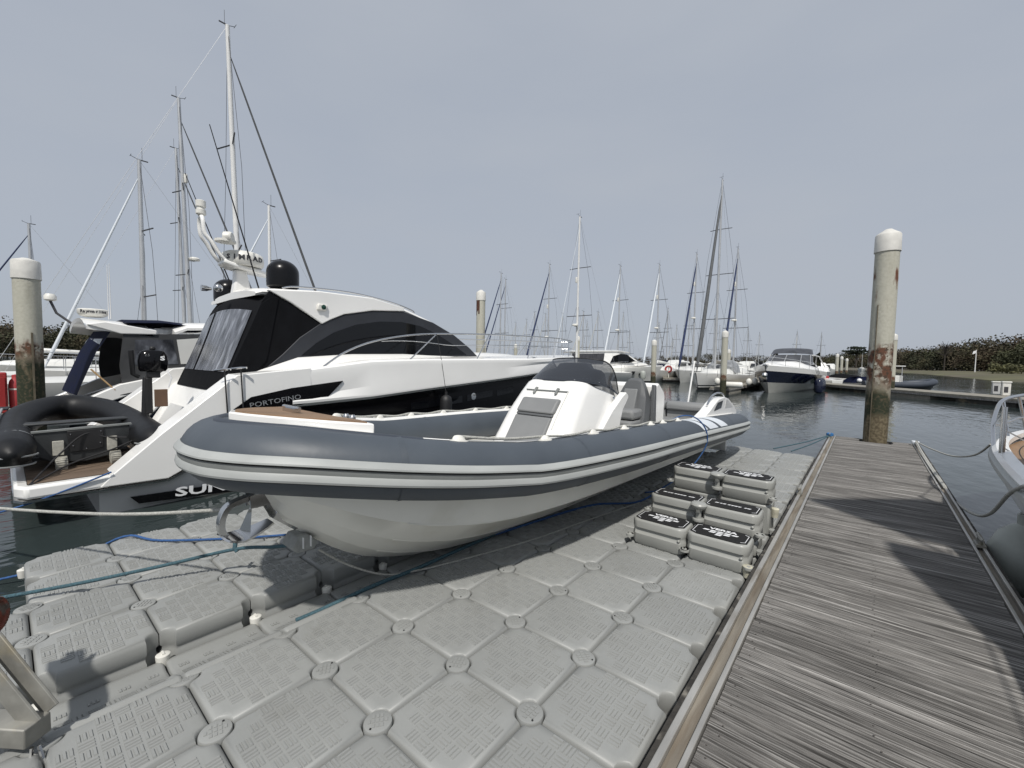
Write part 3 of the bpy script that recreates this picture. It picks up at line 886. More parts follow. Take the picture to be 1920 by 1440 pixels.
tp = [(XC+s_, y, tz(y)+.172) for s_, y in [(-.78, 1.68), (-.58, 1.26), (-.43, 1.06), (-.29, .93), (-.14, .845), (0, .81), (.14, .845), (.29, .93), (.43, 1.06), (.58, 1.26), (.78, 1.68)]]
b = MB(); b.tube(smoothpath(tp, 5), .030, 10); b.build('bow_trim', tubed, rib, 60)
b = MB(); b.box(XC-.10, XC+.06, 1.20, 1.25, bowz(1.2)+.005, bowz(1.2)+.03); b.tube([(XC-.14, 1.225, bowz(1.2)+.035), (XC+.10, 1.225, bowz(1.2)+.035)], .011, 8); b.build('bow_cleat', steel, rib, 40)
for dx in (.22, .30):
    one('lathe', [(.022, 0), (.022, .02), (.012, .035), (0, .035)], (XC+dx, 1.48, bowz(1.5)-.01), 12).build('deck_filler', steel, rib)
# deck well
b = MB()
b.add([(XC+s_, y, z) for s_, y, z in ((-.40, 1.75, .98), (.40, 1.75, .98), (.72, 3.0, .90), (.84, 5, .82), (.86, 8.85, .70), (-.86, 8.85, .70), (-.84, 5, .82), (-.72, 3.0, .90))], [tuple(range(8))])
b.build('deck', mat('grey_deck', (.42, .41, .38), .7, var=.1, vs=8), rib, 0)
# inner white flange along the tube and the grab line
for sgn in (1, -1):
    rng_ = range(NT//2+14, NT-12) if sgn > 0 else range(12, NT//2-14)
    b = MB(); b.loft([[tsurf(i, rad(103), .003), tsurf(i, rad(106), .010), tsurf(i, rad(114), .010), tsurf(i, rad(118), .0)] for i in rng_])
    b.build('gunwale_flange', gel, rib, 30)
patches_n = [2.0, 2.75, 3.35, 3.95, 4.55, 5.15, 5.7]
patches_f = [1.95, 2.45, 2.95, 3.45, 3.95, 4.6, 5.3]
for sgn, L_ in ((1, patches_n), (-1, patches_f)):
    prev = None; line = []
    for y_ in L_:
        i = iy(y_)
        if sgn < 0: i = NT-1-i
        base = tsurf(i, rad(101), 0); d = (frames[min(i+1, NT-1)][0]-frames[i-1][0]).normalized()
        nn = (base-frames[i][0]).normalized(); s2 = d.cross(nn)
        b = MB()
        secs = []
        for h, a_, c_ in ((-.006, .072, .050), (.007, .070, .046), (.010, .050, .030), (.026, .042, .024), (.036, .030, .016), (.040, .006, .005)):
            secs.append([base+nn*h+d*(a_*math.cos(t))+s2*(c_*math.sin(t)) for t in [2*math.pi*k/14 for k in range(14)]])
        b.loft(secs); b.build('grab_line_patch', white_pl, rib, 50)
        top = base+nn*.030
        if line:
            m_ = (line[-1]+top)/2-Vector((0, 0, .018)); line.append(m_)
        line.append(top)
    one('tube', smoothpath(line, 6), .011, 7).build('grab_line', rope_w, rib, 60)
# console
def rrect(y0, y1, h, z, r=.10, k=4, zb=None):
    o = []
    for (sx, yc, a0) in ((1, y0+r, -90), (1, y1-.04, 0), (-1, y1-.04, 90), (-1, y0+r, 180)):
        rr = r if yc < (y0+y1)/2 else .04
        for i in range(k+1):
            a = rad(a0+90*i/k)
            yy = yc+rr*math.sin(a); o.append((XC+sx*(h-rr)+rr*math.cos(a), yy, z if zb is None else z+(zb-z)*max(0, (yy-y0)/(y1-y0))))
    return o
b = MB()
b.loft([rrect(3.44, 5.05, .53, .72, .16), rrect(3.70, 5.05, .515, 1.05, .17), rrect(3.92, 5.04, .49, 1.35, .17), rrect(4.12, 5.04, .46, 1.58, .17, zb=1.46), rrect(4.24, 5.03, .44, 1.70, .16, zb=1.52), rrect(4.29, 5.00, .41, 1.725, .13, zb=1.54)])
b.build('console', gel, rib, 40)
def cf(z): return interp(z, [.72, 1.05, 1.35, 1.58, 1.70], [3.44, 3.70, 3.92, 4.12, 4.24])
def cpad(name, x0, x1, z0, z1, th, m_, bev=.012):
    b = MB(); n = 4; secs = []
    for i in range(n+1):
        z = z0+(z1-z0)*i/n; y = cf(z)
        secs.append([(XC+x0, y-th, z+.02), (XC+x1, y-th, z+.02), (XC+x1, y+.03, z), (XC+x0, y+.03, z)])
    b.loft(secs); return b.build(name, m_, rib, 30, bev)
cpad('front_cushion', -.25, .25, .80, 1.31, .030, cush)
cpad('front_cushion_band', -.252, .252, 1.315, 1.345, .022, cushd)
cpad('front_headrest', -.26, .26, 1.35, 1.51, .05, cush, .025)
for dx in (-.16, .15):
    cpad('hatch_hinge', dx-.014, dx+.014, 1.555, 1.625, .018, strkd, .004)
cpad('hatch_groove', -.30, .30, 1.588, 1.596, .004, strkd, 0)
cpad('hatch_groove', .296, .304, 1.2, 1.592, .003, gelo, 0)
one('lathe', [(.034, 0), (.034, .012), (.02, .02), (0, .02)], (XC+.47, 4.93, 1.49), 14, (1, 0, 0)).build('fuel_cap', steel, rib)
# tinted windscreen
tint = mat('tinted_acrylic', (.032, .036, .044), .05, var=.03, alpha=.78, coat=.3)
base = [(-.45, 5.12, 1.53), (-.46, 4.75, 1.655), (-.43, 4.42, 1.715), (-.28, 4.30, 1.725), (0, 4.27, 1.73), (.28, 4.30, 1.725), (.43, 4.42, 1.715), (.46, 4.75, 1.655), (.45, 5.12, 1.53)]
topc = [(-.43, 5.14, 1.55), (-.43, 5.03, 1.80), (-.41, 4.87, 1.94), (-.30, 4.73, 1.985), (0, 4.68, 2.0), (.30, 4.73, 1.985), (.41, 4.87, 1.94), (.43, 5.03, 1.80), (.43, 5.14, 1.55)]
B_ = smoothpath([(XC+a, c, d) for a, c, d in base], 4); T_ = smoothpath([(XC+a, c, d) for a, c, d in topc], 4)
b = MB(); b.loft([B_, [p.lerp(q, .5)+Vector((0, -.012, .01)) for p, q in zip(B_, T_)], T_], closed=False); ws = b.build('windscreen', tint, rib, 60)
one('tube', T_, .008, 6).build('windscreen_trim', blackrub, rib, 60)
b = MB(); b.loft([[p+Vector((0, -.002, -.012)) for p in B_], [p.lerp(q, .14)+Vector((0, -.006, 0)) for p, q in zip(B_, T_)], [p.lerp(q, .14)+Vector((0, .006, 0)) for p, q in zip(B_, T_)], [p+Vector((0, .008, -.012)) for p in B_]], closed=False); b.build('windscreen_base', tubed, rib, 50)
for k_ in (6, 12, 20, 26):
    one('ball', B_[k_]+Vector((0, -.006, .016)), .007, 6).build('screw', steel, rib)
b = MB()
b.loft([rrect(4.40, 4.98, .36, 1.66, .1), rrect(4.44, 4.96, .34, 1.80, .1), rrect(4.50, 4.94, .30, 1.845, .1), rrect(4.56, 4.92, .20, 1.87, .08), rrect(4.60, 4.90, .17, 1.93, .08), rrect(4.66, 4.86, .12, 1.94, .06)])
b.build('dash_cover', mat('slate_cover', (.05, .056, .07), .7, var=.12, bump=.3, bs=6), rib, 45)
# side wings of the console
wing = [(4.30, .80), (4.36, 1.02), (4.50, 1.18), (4.72, 1.36), (4.98, 1.52), (5.10, 1.575), (5.17, 1.53), (5.16, 1.49), (5.02, 1.36), (4.95, 1.20), (4.93, 1.02), (4.93, .78)]
for sgn in (1, -1):
    MB().prism(wing, XC+sgn*.47, XC+sgn*.56).build('console_wing', gel, rib, 30, .01)
# helm seats
for dx in (.28, -.28):
    x0 = XC+dx
    sb = [(5.72, 1.02), (5.80, 1.20), (5.88, 1.45), (5.96, 1.70), (6.02, 1.73), (6.06, 1.70), (6.02, 1.4), (5.98, 1.02)]
    b = MB(); secs = []
    for k in range(9):
        t = -1+2*k/8; hh = .235*math.copysign(abs(t)**.8, t); e = max(0, abs(t)-.35)/.65
        secs.append([(x0+hh*(1-.28*max(0, (z-1.4)/.3)), y, z-(.13*e*e if z > 1.5 else 0)) for y, z in sb])
    b.loft(secs); st_ = b.build('seat_back', cushd, rib, 45, .01)
    b = MB(); b.prism([(5.735, 1.22), (5.795, 1.42), (5.855, 1.575), (5.875, 1.575), (5.86, 1.2)], x0-.10, x0+.10); b.build('seat_back_panel', cush, st_, 30, .012)
    MB().box(x0-.20, x0+.20, 5.50, 5.86, 1.16, 1.30).build('seat_bolster', cush, rib, 30, .04)
    MB().box(x0-.20, x0+.20, 5.44, 5.86, 1.045, 1.15).build('seat_cushion', cush, rib, 30, .03)
    MB().box(x0-.20, x0+.20, 5.46, 5.88, .93, 1.04).build('seat_apron', cushd, rib, 30, .03)
pod = [(5.30, .74), (5.42, .92), (5.95, .94), (6.06, 1.10), (6.10, 1.62), (6.20, 1.66), (6.42, 1.52), (6.46, 1.45), (6.40, .74)]
MB().prism(pod, XC-.56, XC+.56).build('seat_pod', gel, rib, 30, .02)
MB().prism([(5.98, 1.0), (6.02, 1.64), (6.08, 1.63), (6.10, 1.0)], XC+.52, XC+.575).build('seat_side_trim', cushd, rib, 30, .01)
# stern bench, sunpad and white quarter mouldings
b = MB(); b.prism([(7.30, .72), (7.30, .98), (7.42, 1.0), (7.74, .99), (7.74, .72)], XC-.80, XC+.80); b.build('bench_seat', cush, rib, 30, .03)
for x0, x1 in ((-.80, .12), (.14, .80)):
    MB().prism([(7.70, .90), (7.73, 1.12), (7.80, 1.14), (7.85, .90)], XC+x0, XC+x1).build('bench_back_panel', cush, rib, 30, .02)
    MB().prism([(7.66, 1.125), (7.66, 1.22), (7.72, 1.27), (7.86, 1.27), (7.86, 1.12)], XC+x0, XC+x1).build('bench_bolster', cush, rib, 35, .03)
MB().prism([(7.84, .7), (7.84, 1.25), (8.75, 1.19), (8.75, .65)], XC-.74, XC+.74).build('sunpad', cush, rib, 30, .03)
for sgn in (1, -1):
    q = [(6.35, .95), (6.42, 1.09), (6.80, 1.12), (7.15, 1.20), (7.45, 1.30), (7.70, 1.37), (8.05, 1.385), (8.35, 1.34), (8.75, 1.20), (9.0, 1.08), (9.0, .9)]
    MB().prism(q, XC+sgn*.86, XC+sgn*1.02).build('quarter_moulding', gel, rib, 30, .015)
    MB().prism([(7.42, 1.19), (7.62, 1.31), (7.95, 1.33), (7.85, 1.21)], XC+sgn*1.015, XC+sgn*1.026).build('vent_window', glassd, rib)
    MB().prism([(8.10, 1.19), (8.16, 1.34), (8.34, 1.30), (8.66, 1.17)], XC+sgn*1.015, XC+sgn*1.024).build('vent_panel', hullgrey, rib)
    one('tube', smoothpath([(XC+sgn*.94, 7.30, 1.28), (XC+sgn*.94, 7.5, 1.40), (XC+sgn*.94, 7.85, 1.455), (XC+sgn*.94, 8.25, 1.42), (XC+sgn*.94, 8.42, 1.33)], 5), .016, 8).build('grab_handle', steel, rib, 60)
one('tube', [(-2.6, 8.378, 1.2), (-2.6, 8.68, 2.0)], .017, 8).build('light_pole', spray, rib, 60)
MB().box(XC-.9, XC+.9, 8.80, 8.90, .30, 1.0).build('transom', gel, rib, 30, .01)

# ropes on the dock and the boat
rope('mooring_rope', 'blue rope hanging over the inflatable boat tube by the white stripes', [(-1.96, 5.55, 1.19), (-1.80, 5.60, 1.28), (-1.66, 5.72, 1.25), (-1.57, 5.85, 1.08), (-1.59, 5.9, .85), (-1.75, 5.75, .55), (-1.98, 5.4, .33), (-2.1, 5.2, ZD+.02)], .009, rope_b)
rope('mooring_rope', 'teal rope running from the bow strap across the dock to the left', [(-2.95, 1.30, .66), (-3.25, 1.22, .575), (-3.62, 1.09, .49), (-3.90, .70, .41), (-4.13, .30, .36), (-4.32, -.055, .335), (-4.45, -.37, .33), (-4.8, -1.1, .33)], .013, rope_t)
rope('mooring_rope', 'short teal rope with a loose end lying along the keel channel', [(-2.65, 2.98, ZD+.014), (-2.66, 2.5, ZD+.014), (-2.66, 2.05, ZD+.014), (-2.71, 1.70, .285), (-2.83, 1.36, .205), (-2.86, 1.21, .19)], .015, rope_t)
rope('mooring_rope', 'loose blue rope trailing under the inflatable boat toward the stern', [(-2.65, 2.95, ZD+.013), (-2.57, 3.4, ZD+.013), (-2.48, 3.92, ZD+.013), (-2.34, 4.4, ZD+.013), (-2.04, 4.76, ZD+.013), (-2.0, 5.25, ZD+.013)], .012, rope_b)
rope('bow_line', 'thin grey line running from the bow strap along the hull', [(-2.82, 1.35, .64), (-2.78, 1.55, .47), (-2.71, 1.80, .33), (-2.64, 2.04, ZD+.010), (-2.52, 2.37, ZD+.010), (-2.31, 3.12, ZD+.010), (-2.18, 3.87, ZD+.010), (-2.0, 4.8, ZD+.010)], .007, rope_w)
rope('mooring_rope', 'blue rope draped across the far dock edge behind the anchor', [(-3.9, 1.9, ZD+.02), (-4.25, 1.4, ZD+.02), (-4.75, .86, ZD+.02), (-5.10, .66, ZD+.02), (-5.30, .30, .12), (-5.6, -.3, .03)], .010, rope_b)
one('tube', [(-3.60, 1.10, .475), (-3.62, 1.09, .50), (-3.635, 1.10, .545)], .016, 7).build('rope_knot', rope_t, None, 60)
o = bpy.data.objects['rope_knot']; tag(o, 'small teal knot tied in the rope left of the bow', 'knot')
b = MB(); b.prism([(1.17, .70), (1.21, .77), (1.28, .77), (1.35, .70), (1.32, .655), (1.21, .66)], XC-.075, XC+.085)
bs_ = b.build('bow_stop', mat('grey_webbing', (.30, .31, .30), .7, var=.2, vs=20), None, 30, .01)
tag(bs_, 'grey webbing pad strapped round the inflatable boat stem', 'strap')
for d in (0, .05):
    MB().prism([(1.24+d, .76), (1.25+d, .755), (1.25+d, .68), (1.24+d, .685)], XC+.083, XC+.089).build('buckle', whitep, bs_)

# ================================================================== STEP CRATES
def crate(label, x, y, z, marks, matted=True, name='step_crate'):
    """plastic step: x, y = middle of its front foot, z = underside"""
    W, Dp, H = .47, .295, .235
    t = thing(name, label, 'crate', (x, y, z), 'grey plastic step crates')
    def sec(zz, ins, nt):
        x0, x1, y0, y1 = x-W/2+ins, x+W/2-ins, y+ins, y+Dp-ins
        c_ = .055
        return [(x0+c_, y0+nt, zz), (x1-c_, y0+nt, zz), (x1-.03, y0+.008+nt*.4, zz), (x1-nt*.3, y0+c_*.8, zz), (x1-nt*.3, y1-c_, zz), (x1-c_, y1, zz), (x0+c_, y1, zz), (x0+nt*.3, y1-c_, zz), (x0+nt*.3, y0+c_*.8, zz), (x0+.03, y0+.008+nt*.4, zz)]
    b = MB()
    b.loft([sec(z, .02, 0), sec(z+.02, .004, 0), sec(z+.105, 0, 0), sec(z+.118, 0, .014), sec(z+.135, 0, .022), sec(z+.150, 0, .020), sec(z+.163, 0, 0), sec(z+.215, 0, 0), sec(z+.227, .003, 0), sec(z+.233, .009, 0), sec(z+H, .016, 0)])
    b.build('body', plast2, t, 40)
    for sx in (-1, 1):
        b = MB(); b.lathe([(.036, -.009), (.036, .009)], (x+sx*(W/2+.012), y-.004, z+.075), 14); b.lathe([(.02, .0), (.014, .012)], (x+sx*(W/2+.012), y-.004, z+.079), 10)
        b.box(x+sx*(W/2+.012)-.03, x+sx*(W/2+.012)+.03, y, y+.05, z+.066, z+.084); b.build('lug', plast2, t, 40)
    one('ball', (x+W/2-.045, y+.004, z+.13), .013, 8).build('dimple', plast2, t, 60)
    if not matted: return t
    zt = z+H+.001
    def octo(ins):
        x0, x1, y0, y1 = x-W/2+.017+ins, x+W/2-.017-ins, y+.019+ins, y+Dp-.017-ins
        c_ = .062-ins*.3; e = .035
        return [(x0+c_, y0), (x1-c_, y0), (x1-c_*.55, y0+e*.45), (x1, y0+e), (x1, y1-e), (x1-c_*.55, y1-e*.45), (x1-c_, y1), (x0+c_, y1), (x0+c_*.55, y1-e*.45), (x0, y1-e), (x0, y0+e), (x0+c_*.55, y0+e*.45)]
    mt = MB().prism(octo(0), zt, zt+.004, 'xy').build('grip_mat', matb, t, 0)
    oc, oi = octo(.014), octo(.0185)
    for ids in ((11, 10, 9, 8), (2, 3, 4, 5)):
        b = MB()
        A = [(oc[i][0], oc[i][1], zt+.0048) for i in ids]; B2 = [(oi[i][0], oi[i][1], zt+.0048) for i in ids]
        b.add(A+B2, [(i, i+1, i+5, i+4) for i in range(3)]); b.build('border_line', whitep, mt, 0)
    zm = zt+.0052
    cx, cy = x, y+Dp/2
    if marks == 'blocks':
        text('lettering', 'VERSA', whitep, mt, .058, (cx+.005, cy+.070, zm), (1, 0, 0), (0, 1, 0), sx=1.3, extrude=.0004, bold=.0022)
        for rw, cnt, off in ((0, 5, 0), (1, 3, 0), (2, 1, 0)):
            for i in range(cnt):
                px = cx+(i-(cnt-1)/2)*.056-.004; py = cy+.016-rw*.036
                MB().add([(px-.023-.005, py-.013, zm), (px+.022-.005, py-.013, zm), (px+.023+.005, py+.013, zm), (px-.022+.005, py+.013, zm)], [(0, 1, 2, 3)]).build('printed_block', whitep, mt, 0)
    else:
        for px, wd in ((-.135, .032), (-.098, .018), (-.070, .026), (-.030, .024), (-.002, .022), (.026, .026), (.056, .024), (.104, .020), (.132, .03)):
            MB().add([(cx+px-wd/2-.004, cy-.010, zm), (cx+px+wd/2-.006, cy-.010, zm), (cx+px+wd/2+.006, cy+.010, zm), (cx+px-wd/2+.006, cy+.010, zm)], [(0, 1, 2, 3)]).build('wordmark_stroke', whitep, mt, 0)
    return t
def plinth(label, x, y, z0, z1):
    t = thing('support_crate', label, 'crate', (x, y, z0), 'plain crates under the steps')
    MB().box(x-.225, x+.225, y+.012, y+.30, z0, z1-.001).build('body', plast2, t, 30, .02)
    for sx in (-1, 1): one('lathe', [(.036, -.009), (.036, .009)], (x+sx*.247, y+.05, z0+.05), 14).build('lug', plast2, t, 40)
cxL, cxR = -1.36, -.885
for row, (y_, z_, mk, nm) in enumerate(((3.69, ZD+.003, 'blocks', 'front and lowest'), (4.10, .42, 'word', 'middle'), (4.72, .585, 'blocks', 'rear and highest'))):
    crate('grey crate with black grip mat, left step of the %s row' % nm, cxL-.01, y_, z_, mk)
    crate('grey crate with black grip mat, right step of the %s row' % nm, cxR, y_, z_, mk)
    if row:
        plinth('plain grey crate under the %s left step' % nm, cxL-.01, y_, ZD+.003, z_)
        plinth('plain grey crate under the %s right step' % nm, cxR, y_, ZD+.003, z_)
def bollard(label, x, y, z0):
    t = thing('mushroom_bollard', label, 'bollard', (x, y, z0))
    one('lathe', [(.024, 0), (.024, .10), (.030, .115), (.050, .125), (.070, .15), (.073, .165), (.062, .178), (.03, .184), (0, .185)], (x, y, z0), 22).build('post_and_cap', plast2, t, 35)
    one('lathe', [(.05, .012), (.052, .02), (.05, .034), (.02, .036)], (x, y, z0), 18).build('flange', plast2, t, 35)
    MB().prism([(y-.05, z0+.10), (y-.03, z0+.10), (y-.035, z0+.125), (y-.06, z0+.128)], x-.006, x+.02).build('clip', plast2, t)
bollard('grey mushroom bollard between the two middle step crates', (cxL+cxR)/2-.005, 4.06, .50)
bollard('grey mushroom bollard between the two rear step crates', (cxL+cxR)/2-.005, 4.67, .66)
b = MB(); b.lathe([(.03, -.05), (.034, 0), (.038, .025), (.038, .036), (.028, .042), (0, .042)], (0, 0, 0), 14)
pb = b.mesh('pin_knob', 40); pb.materials.append(mat('cream_plastic', (.50, .48, .38), .5, var=.2, vs=20))
for lab, x, y, z in (('cream plastic connector knob at the foot of the front right step', -.645, 3.70, ZD+.05), ('cream plastic connector knob beside the rear right step', -.635, 4.85, .5)):
    o = link('connector_knob', pb, None); o.location = (x, y, z); tag(o, lab, 'connector')

# ================================================================== WHITE AND BLACK MOTOR YACHT
YX = -8.9
yt = thing('motor_yacht', 'large white and black motor yacht with black cockpit canvas behind the inflatable', 'yacht', (YX, 7, 0))
HBY = [0, 8, 9.5, 11, 12.3, 13.3, 13.9, 14.25]; HBX = [2.0, 2.0, 1.93, 1.66, 1.22, .72, .33, .03]
def hb(y): return interp(y, HBY, HBX)
def zs_(y): return interp(y, [2.1, 3.2, 4.3, 5.5, 7.1, 9, 11, 14.3], [1.69, 1.78, 1.92, 1.965, 1.99, 2.02, 2.08, 2.2])
def zb_(y): return interp(y, [2.1, 3.0, 4.33, 5.55, 8.8, 14.3], [1.18, 1.167, 1.217, 1.31, 1.53, 1.95])
YS = [2.9, 3.2, 3.7, 4.3, 5, 5.6, 6.4, 7.2, 8, 9, 9.8, 10.6, 11.3, 12, 12.6, 13.2, 13.7, 14.0, 14.22]
for sg in (1, -1):
    b = MB()
    b.loft([[(YX+sg*(hb(y)-.04), y, zb_(y)), (YX+sg*(hb(y)+.03), y, zb_(y)+.05), (YX+sg*(hb(y)+.035), y, zb_(y)+.09), (YX+sg*(hb(y)-.01), y, zb_(y)+.10+.40*(zs_(y)-zb_(y))*interp(y, [2.9, 6, 9], [.2, .9, 1])), (YX+sg*(hb(y)+.012), y, zs_(y)-.10), (YX+sg*(hb(y)), y, zs_(y)-.03), (YX+sg*max(.0, hb(y)-.05), y, zs_(y)), (YX+sg*max(0, hb(y)-.12), y, zs_(y)), (YX+sg*max(0, hb(y)-.15), y, zb_(y))] for y in YS])
    b.build('topside', gel, yt, 22)
    b = MB()
    yl = [1.45]+YS
    b.loft([[(YX+sg*(hb(y)-.045), y, zb_(y)+.01 if y > 2.2 else .5), (YX+sg*(hb(y)-.06), y, .62 if y > 2.2 else .45), (YX+sg*hb(y)*.93, y, .40), (YX+sg*hb(y)*.90, y, .39), (YX+sg*max(0, hb(y)-.6)*.9, y, .5)] for y in yl])
    b.build('hull_side', blackg, yt, 25)
    b = MB()
    b.loft([[(YX+sg*hb(y)*.955, y, .40), (YX+sg*hb(y)*interp(y, [0, 9, 14.3], [.965, .93, .6]), y, .30), (YX+sg*hb(y)*interp(y, [0, 9, 14.3], [.94, .86, .35]), y, 0), (YX+sg*hb(y)*.6, y, -.4), (YX, y, -.6), (YX, y, .38)] for y in [.70, 1.05]+YS])
    b.build('lower_hull', hullgrey, yt, 25)
    # wing that sweeps up from the bathing platform
    wg = [(.70, .375), (.80, .50), (1.268, .937), (1.856, 1.442), (2.151, 1.688), (2.6, 1.73), (3.2, 1.785), (3.2, 1.50), (3.35, 1.24), (2.9, 1.165), (2.10, 1.185), (1.75, .78), (1.52, .455), (1.34, .36)]
    MB().prism(wg, YX+sg*1.60, YX+sg*2.012).build('quarter_wing', gel, yt, 30, .012)
    MB().prism([(.69, .352), (1.34, .345), (1.53, .445), (2.2, 1.16), (2.2, 1.14), (1.55, .42), (1.35, .325), (.69, .330)], YX+sg*1.9, YX+sg*2.022).build('rub_rail', steel, yt)
    # black side badge panel
    MB().prism([(2.09, 1.20), (2.317, 1.362), (2.881, 1.472), (3.74, 1.565), (3.44, 1.275), (3.0, 1.195)], YX+sg*2.00, YX+sg*2.022).build('badge_panel', blackg, yt)
    MB().prism([(.97, .185), (1.05, .085), (2.6, -.03), (2.6, .115)], YX+sg*1.93, YX+sg*1.957).build('name_panel', blackg, yt)
text('lettering', 'PORTOFINO', greyp, yt, .105, (YX+2.026, 2.66, 1.283), (0, 1, .13), (0, -.13, 1), sx=1.25, extrude=.002)
text('lettering', 'SUNSEEKER', whitep, yt, .165, (YX+1.962, 2.20, .09), (0, 1, -.065), (0, .065, 1), sx=1.85, extrude=.002, bold=.004)
# bathing platform
b = MB(); b.prism([(YX-2.0, .12), (YX-1.85, .04), (YX+1.85, .04), (YX+2.0, .12), (YX+2.0, .80), (YX-2.0, .80)], .36, .50, 'xy'); b.build('platform', gel, yt, 30, .03)
b = MB(); b.prism([(YX-1.99, .10), (YX-1.85, .03), (YX+1.85, .03), (YX+1.99, .10), (YX+2.012, .70), (YX-2.012, .70)], .325, .352, 'xy'); b.build('platform_trim', steel, yt, 30)
n = 21
for i in range(n):
    x0 = YX-1.62+3.5*i/n
    MB().box(x0, x0+3.5/n-.008, .14, 1.75, .495, .508).build('platform_plank', teakd, yt)
MB().box(YX-1.63, YX+1.88, .135, 1.76, .49, .502).build('platform_caulking', caulk, yt)
MB().box(YX-1.6, YX+1.6, .75, 1.9, .1, .494).build('platform_base', gel, yt)
# transom and cockpit sides
b = MB(); b.prism([(1.55, .50), (1.75, .62), (2.0, 1.05), (2.12, 1.36), (2.2, 1.44), (3.2, 1.5), (3.2, .5)], YX-1.62, YX+1.62); b.build('transom', gel, yt, 30, .03)
b = MB(); b.prism([(1.72, .60), (1.98, 1.06), (1.965, 1.08), (1.70, .62)], YX-.9, YX+.9); b.build('garage_seam', hullgrey, yt)
# deck
b = MB(); secs = []
for y in YS[1:]:
    h = max(.0, hb(y)-.10); z = zs_(y)-.01; cr_ = interp(y, [3.2, 8, 14.3], [.02, .12, .02])
    secs.append([(YX-h, y, z), (YX-h*.6, y, z+cr_*.7), (YX, y, z+cr_), (YX+h*.6, y, z+cr_*.7), (YX+h, y, z), (YX, y, z-.2)])
b.loft(secs); b.build('deck', gel, yt, 40)
# raised coachroof under the side windows
b = MB()
secs = []
for y, z, h in ((2.6, 1.70, 1.36), (3.3, 1.95, 1.37), (4.3, 2.03, 1.37), (5.5, 2.06, 1.36), (7.0, 2.09, 1.25), (8.0, 2.13, 1.05), (9.2, 2.14, .8), (10.4, 2.12, .45)):
    secs.append([(YX-h-.12, y, 1.6), (YX-h-.04, y, z-.06), (YX-h+.06, y, z), (YX, y, z+.05), (YX+h-.06, y, z), (YX+h+.04, y, z-.06), (YX+h+.12, y, 1.6)])
b.loft(secs); b.build('coachroof', gel, yt, 35)
# hardtop roof
roofp = [(2.70, 3.03, 1.16), (2.78, 3.07, 1.22), (2.95, 3.10, 1.27), (3.7, 3.16, 1.29), (4.77, 3.17, 1.29), (5.54, 3.04, 1.26), (6.3, 2.84, 1.2), (6.95, 2.62, 1.13), (7.4, 2.36, 1.08), (7.9, 2.12, 1.0)]
b = MB(); secs = []
for y, z, h in roofp:
    th = interp(y, [2.7, 3.0, 6, 7.9], [.07, .13, .10, .03])
    secs.append([(YX-h, y, z-th*.55), (YX-h+.03, y, z-.01), (YX-h*.6, y, z+.05), (YX, y, z+.075), (YX+h*.6, y, z+.05), (YX+h-.03, y, z-.01), (YX+h, y, z-th*.55), (YX+h-.04, y, z-th), (YX, y, z-th+.02), (YX-h+.04, y, z-th)])
b.loft(secs[:8]); b.build('hardtop', gel, yt, 40)
for sg in (1, -1):
    fin = [(2.83, 3.055), (3.19, 2.885), (3.73, 2.565), (3.9, 2.66), (4.15, 2.775), (4.75, 2.905), (5.5, 2.965), (5.5, 3.04), (4.77, 3.15), (3.7, 3.14)]
    MB().prism(fin, YX+sg*1.20, YX+sg*1.315).build('hardtop_fin', gel, yt, 30, .015)
    fr = [(2.50, 1.66), (2.76, 1.74), (3.05, 2.0), (3.34, 2.30), (3.72, 2.58), (4.15, 2.765), (4.75, 2.895), (5.5, 2.955), (6.3, 2.79), (6.95, 2.54), (7.45, 2.26), (7.75, 2.05), (6.5, 2.03), (5.0, 1.97), (3.5, 1.80)]
    MB().prism(fr, YX+sg*1.16, YX+sg*1.295).build('window_frame', mat('charcoal_frame', (.038, .041, .048), .5, var=.1, spec=.25), yt, 30, .012)
    gl = [(3.36, 1.985), (3.62, 2.21), (3.95, 2.42), (4.4, 2.60), (4.9, 2.70), (5.45, 2.735), (5.95, 2.68), (6.4, 2.54), (6.9, 2.32), (7.35, 2.085), (6.2, 2.045), (5.0, 2.01)]
    MB().prism(gl, YX+sg*1.28, YX+sg*1.300).build('side_window', glassd, yt)
    one('tube', smoothpath([(YX+sg*1.20, 3.10, 3.125), (YX+sg*1.21, 3.35, 3.18), (YX+sg*1.21, 4.3, 3.215), (YX+sg*1.20, 5.2, 3.14), (YX+sg*1.19, 5.75, 3.03), (YX+sg*1.19, 5.85, 2.97)], 4), .017, 7).build('roof_rail', steel, yt, 60)
    MB().prism([(3.62, 2.80), (3.80, 2.80), (3.82, 2.90), (3.64, 2.92)], YX+sg*1.31, YX+sg*1.36).build('navigation_light', white_pl, yt, 30, .02)
    one('ball', (YX+sg*1.365, 3.735, 2.86), .045, 10, (.5, 1, 1)).build('light_lens', lensg, yt)
b = MB(); b.loft([[(YX-h*.93, y, z-.02), (YX-h*.5, y, z+.03), (YX, y, z+.05), (YX+h*.5, y, z+.03), (YX+h*.93, y, z-.02)] for y, z, h in [(6.28, 2.86, 1.2), (6.95, 2.64, 1.13), (7.5, 2.36, 1.06), (8.0, 2.15, .95)]], closed=False); b.build('windscreen', glassd, yt, 50)
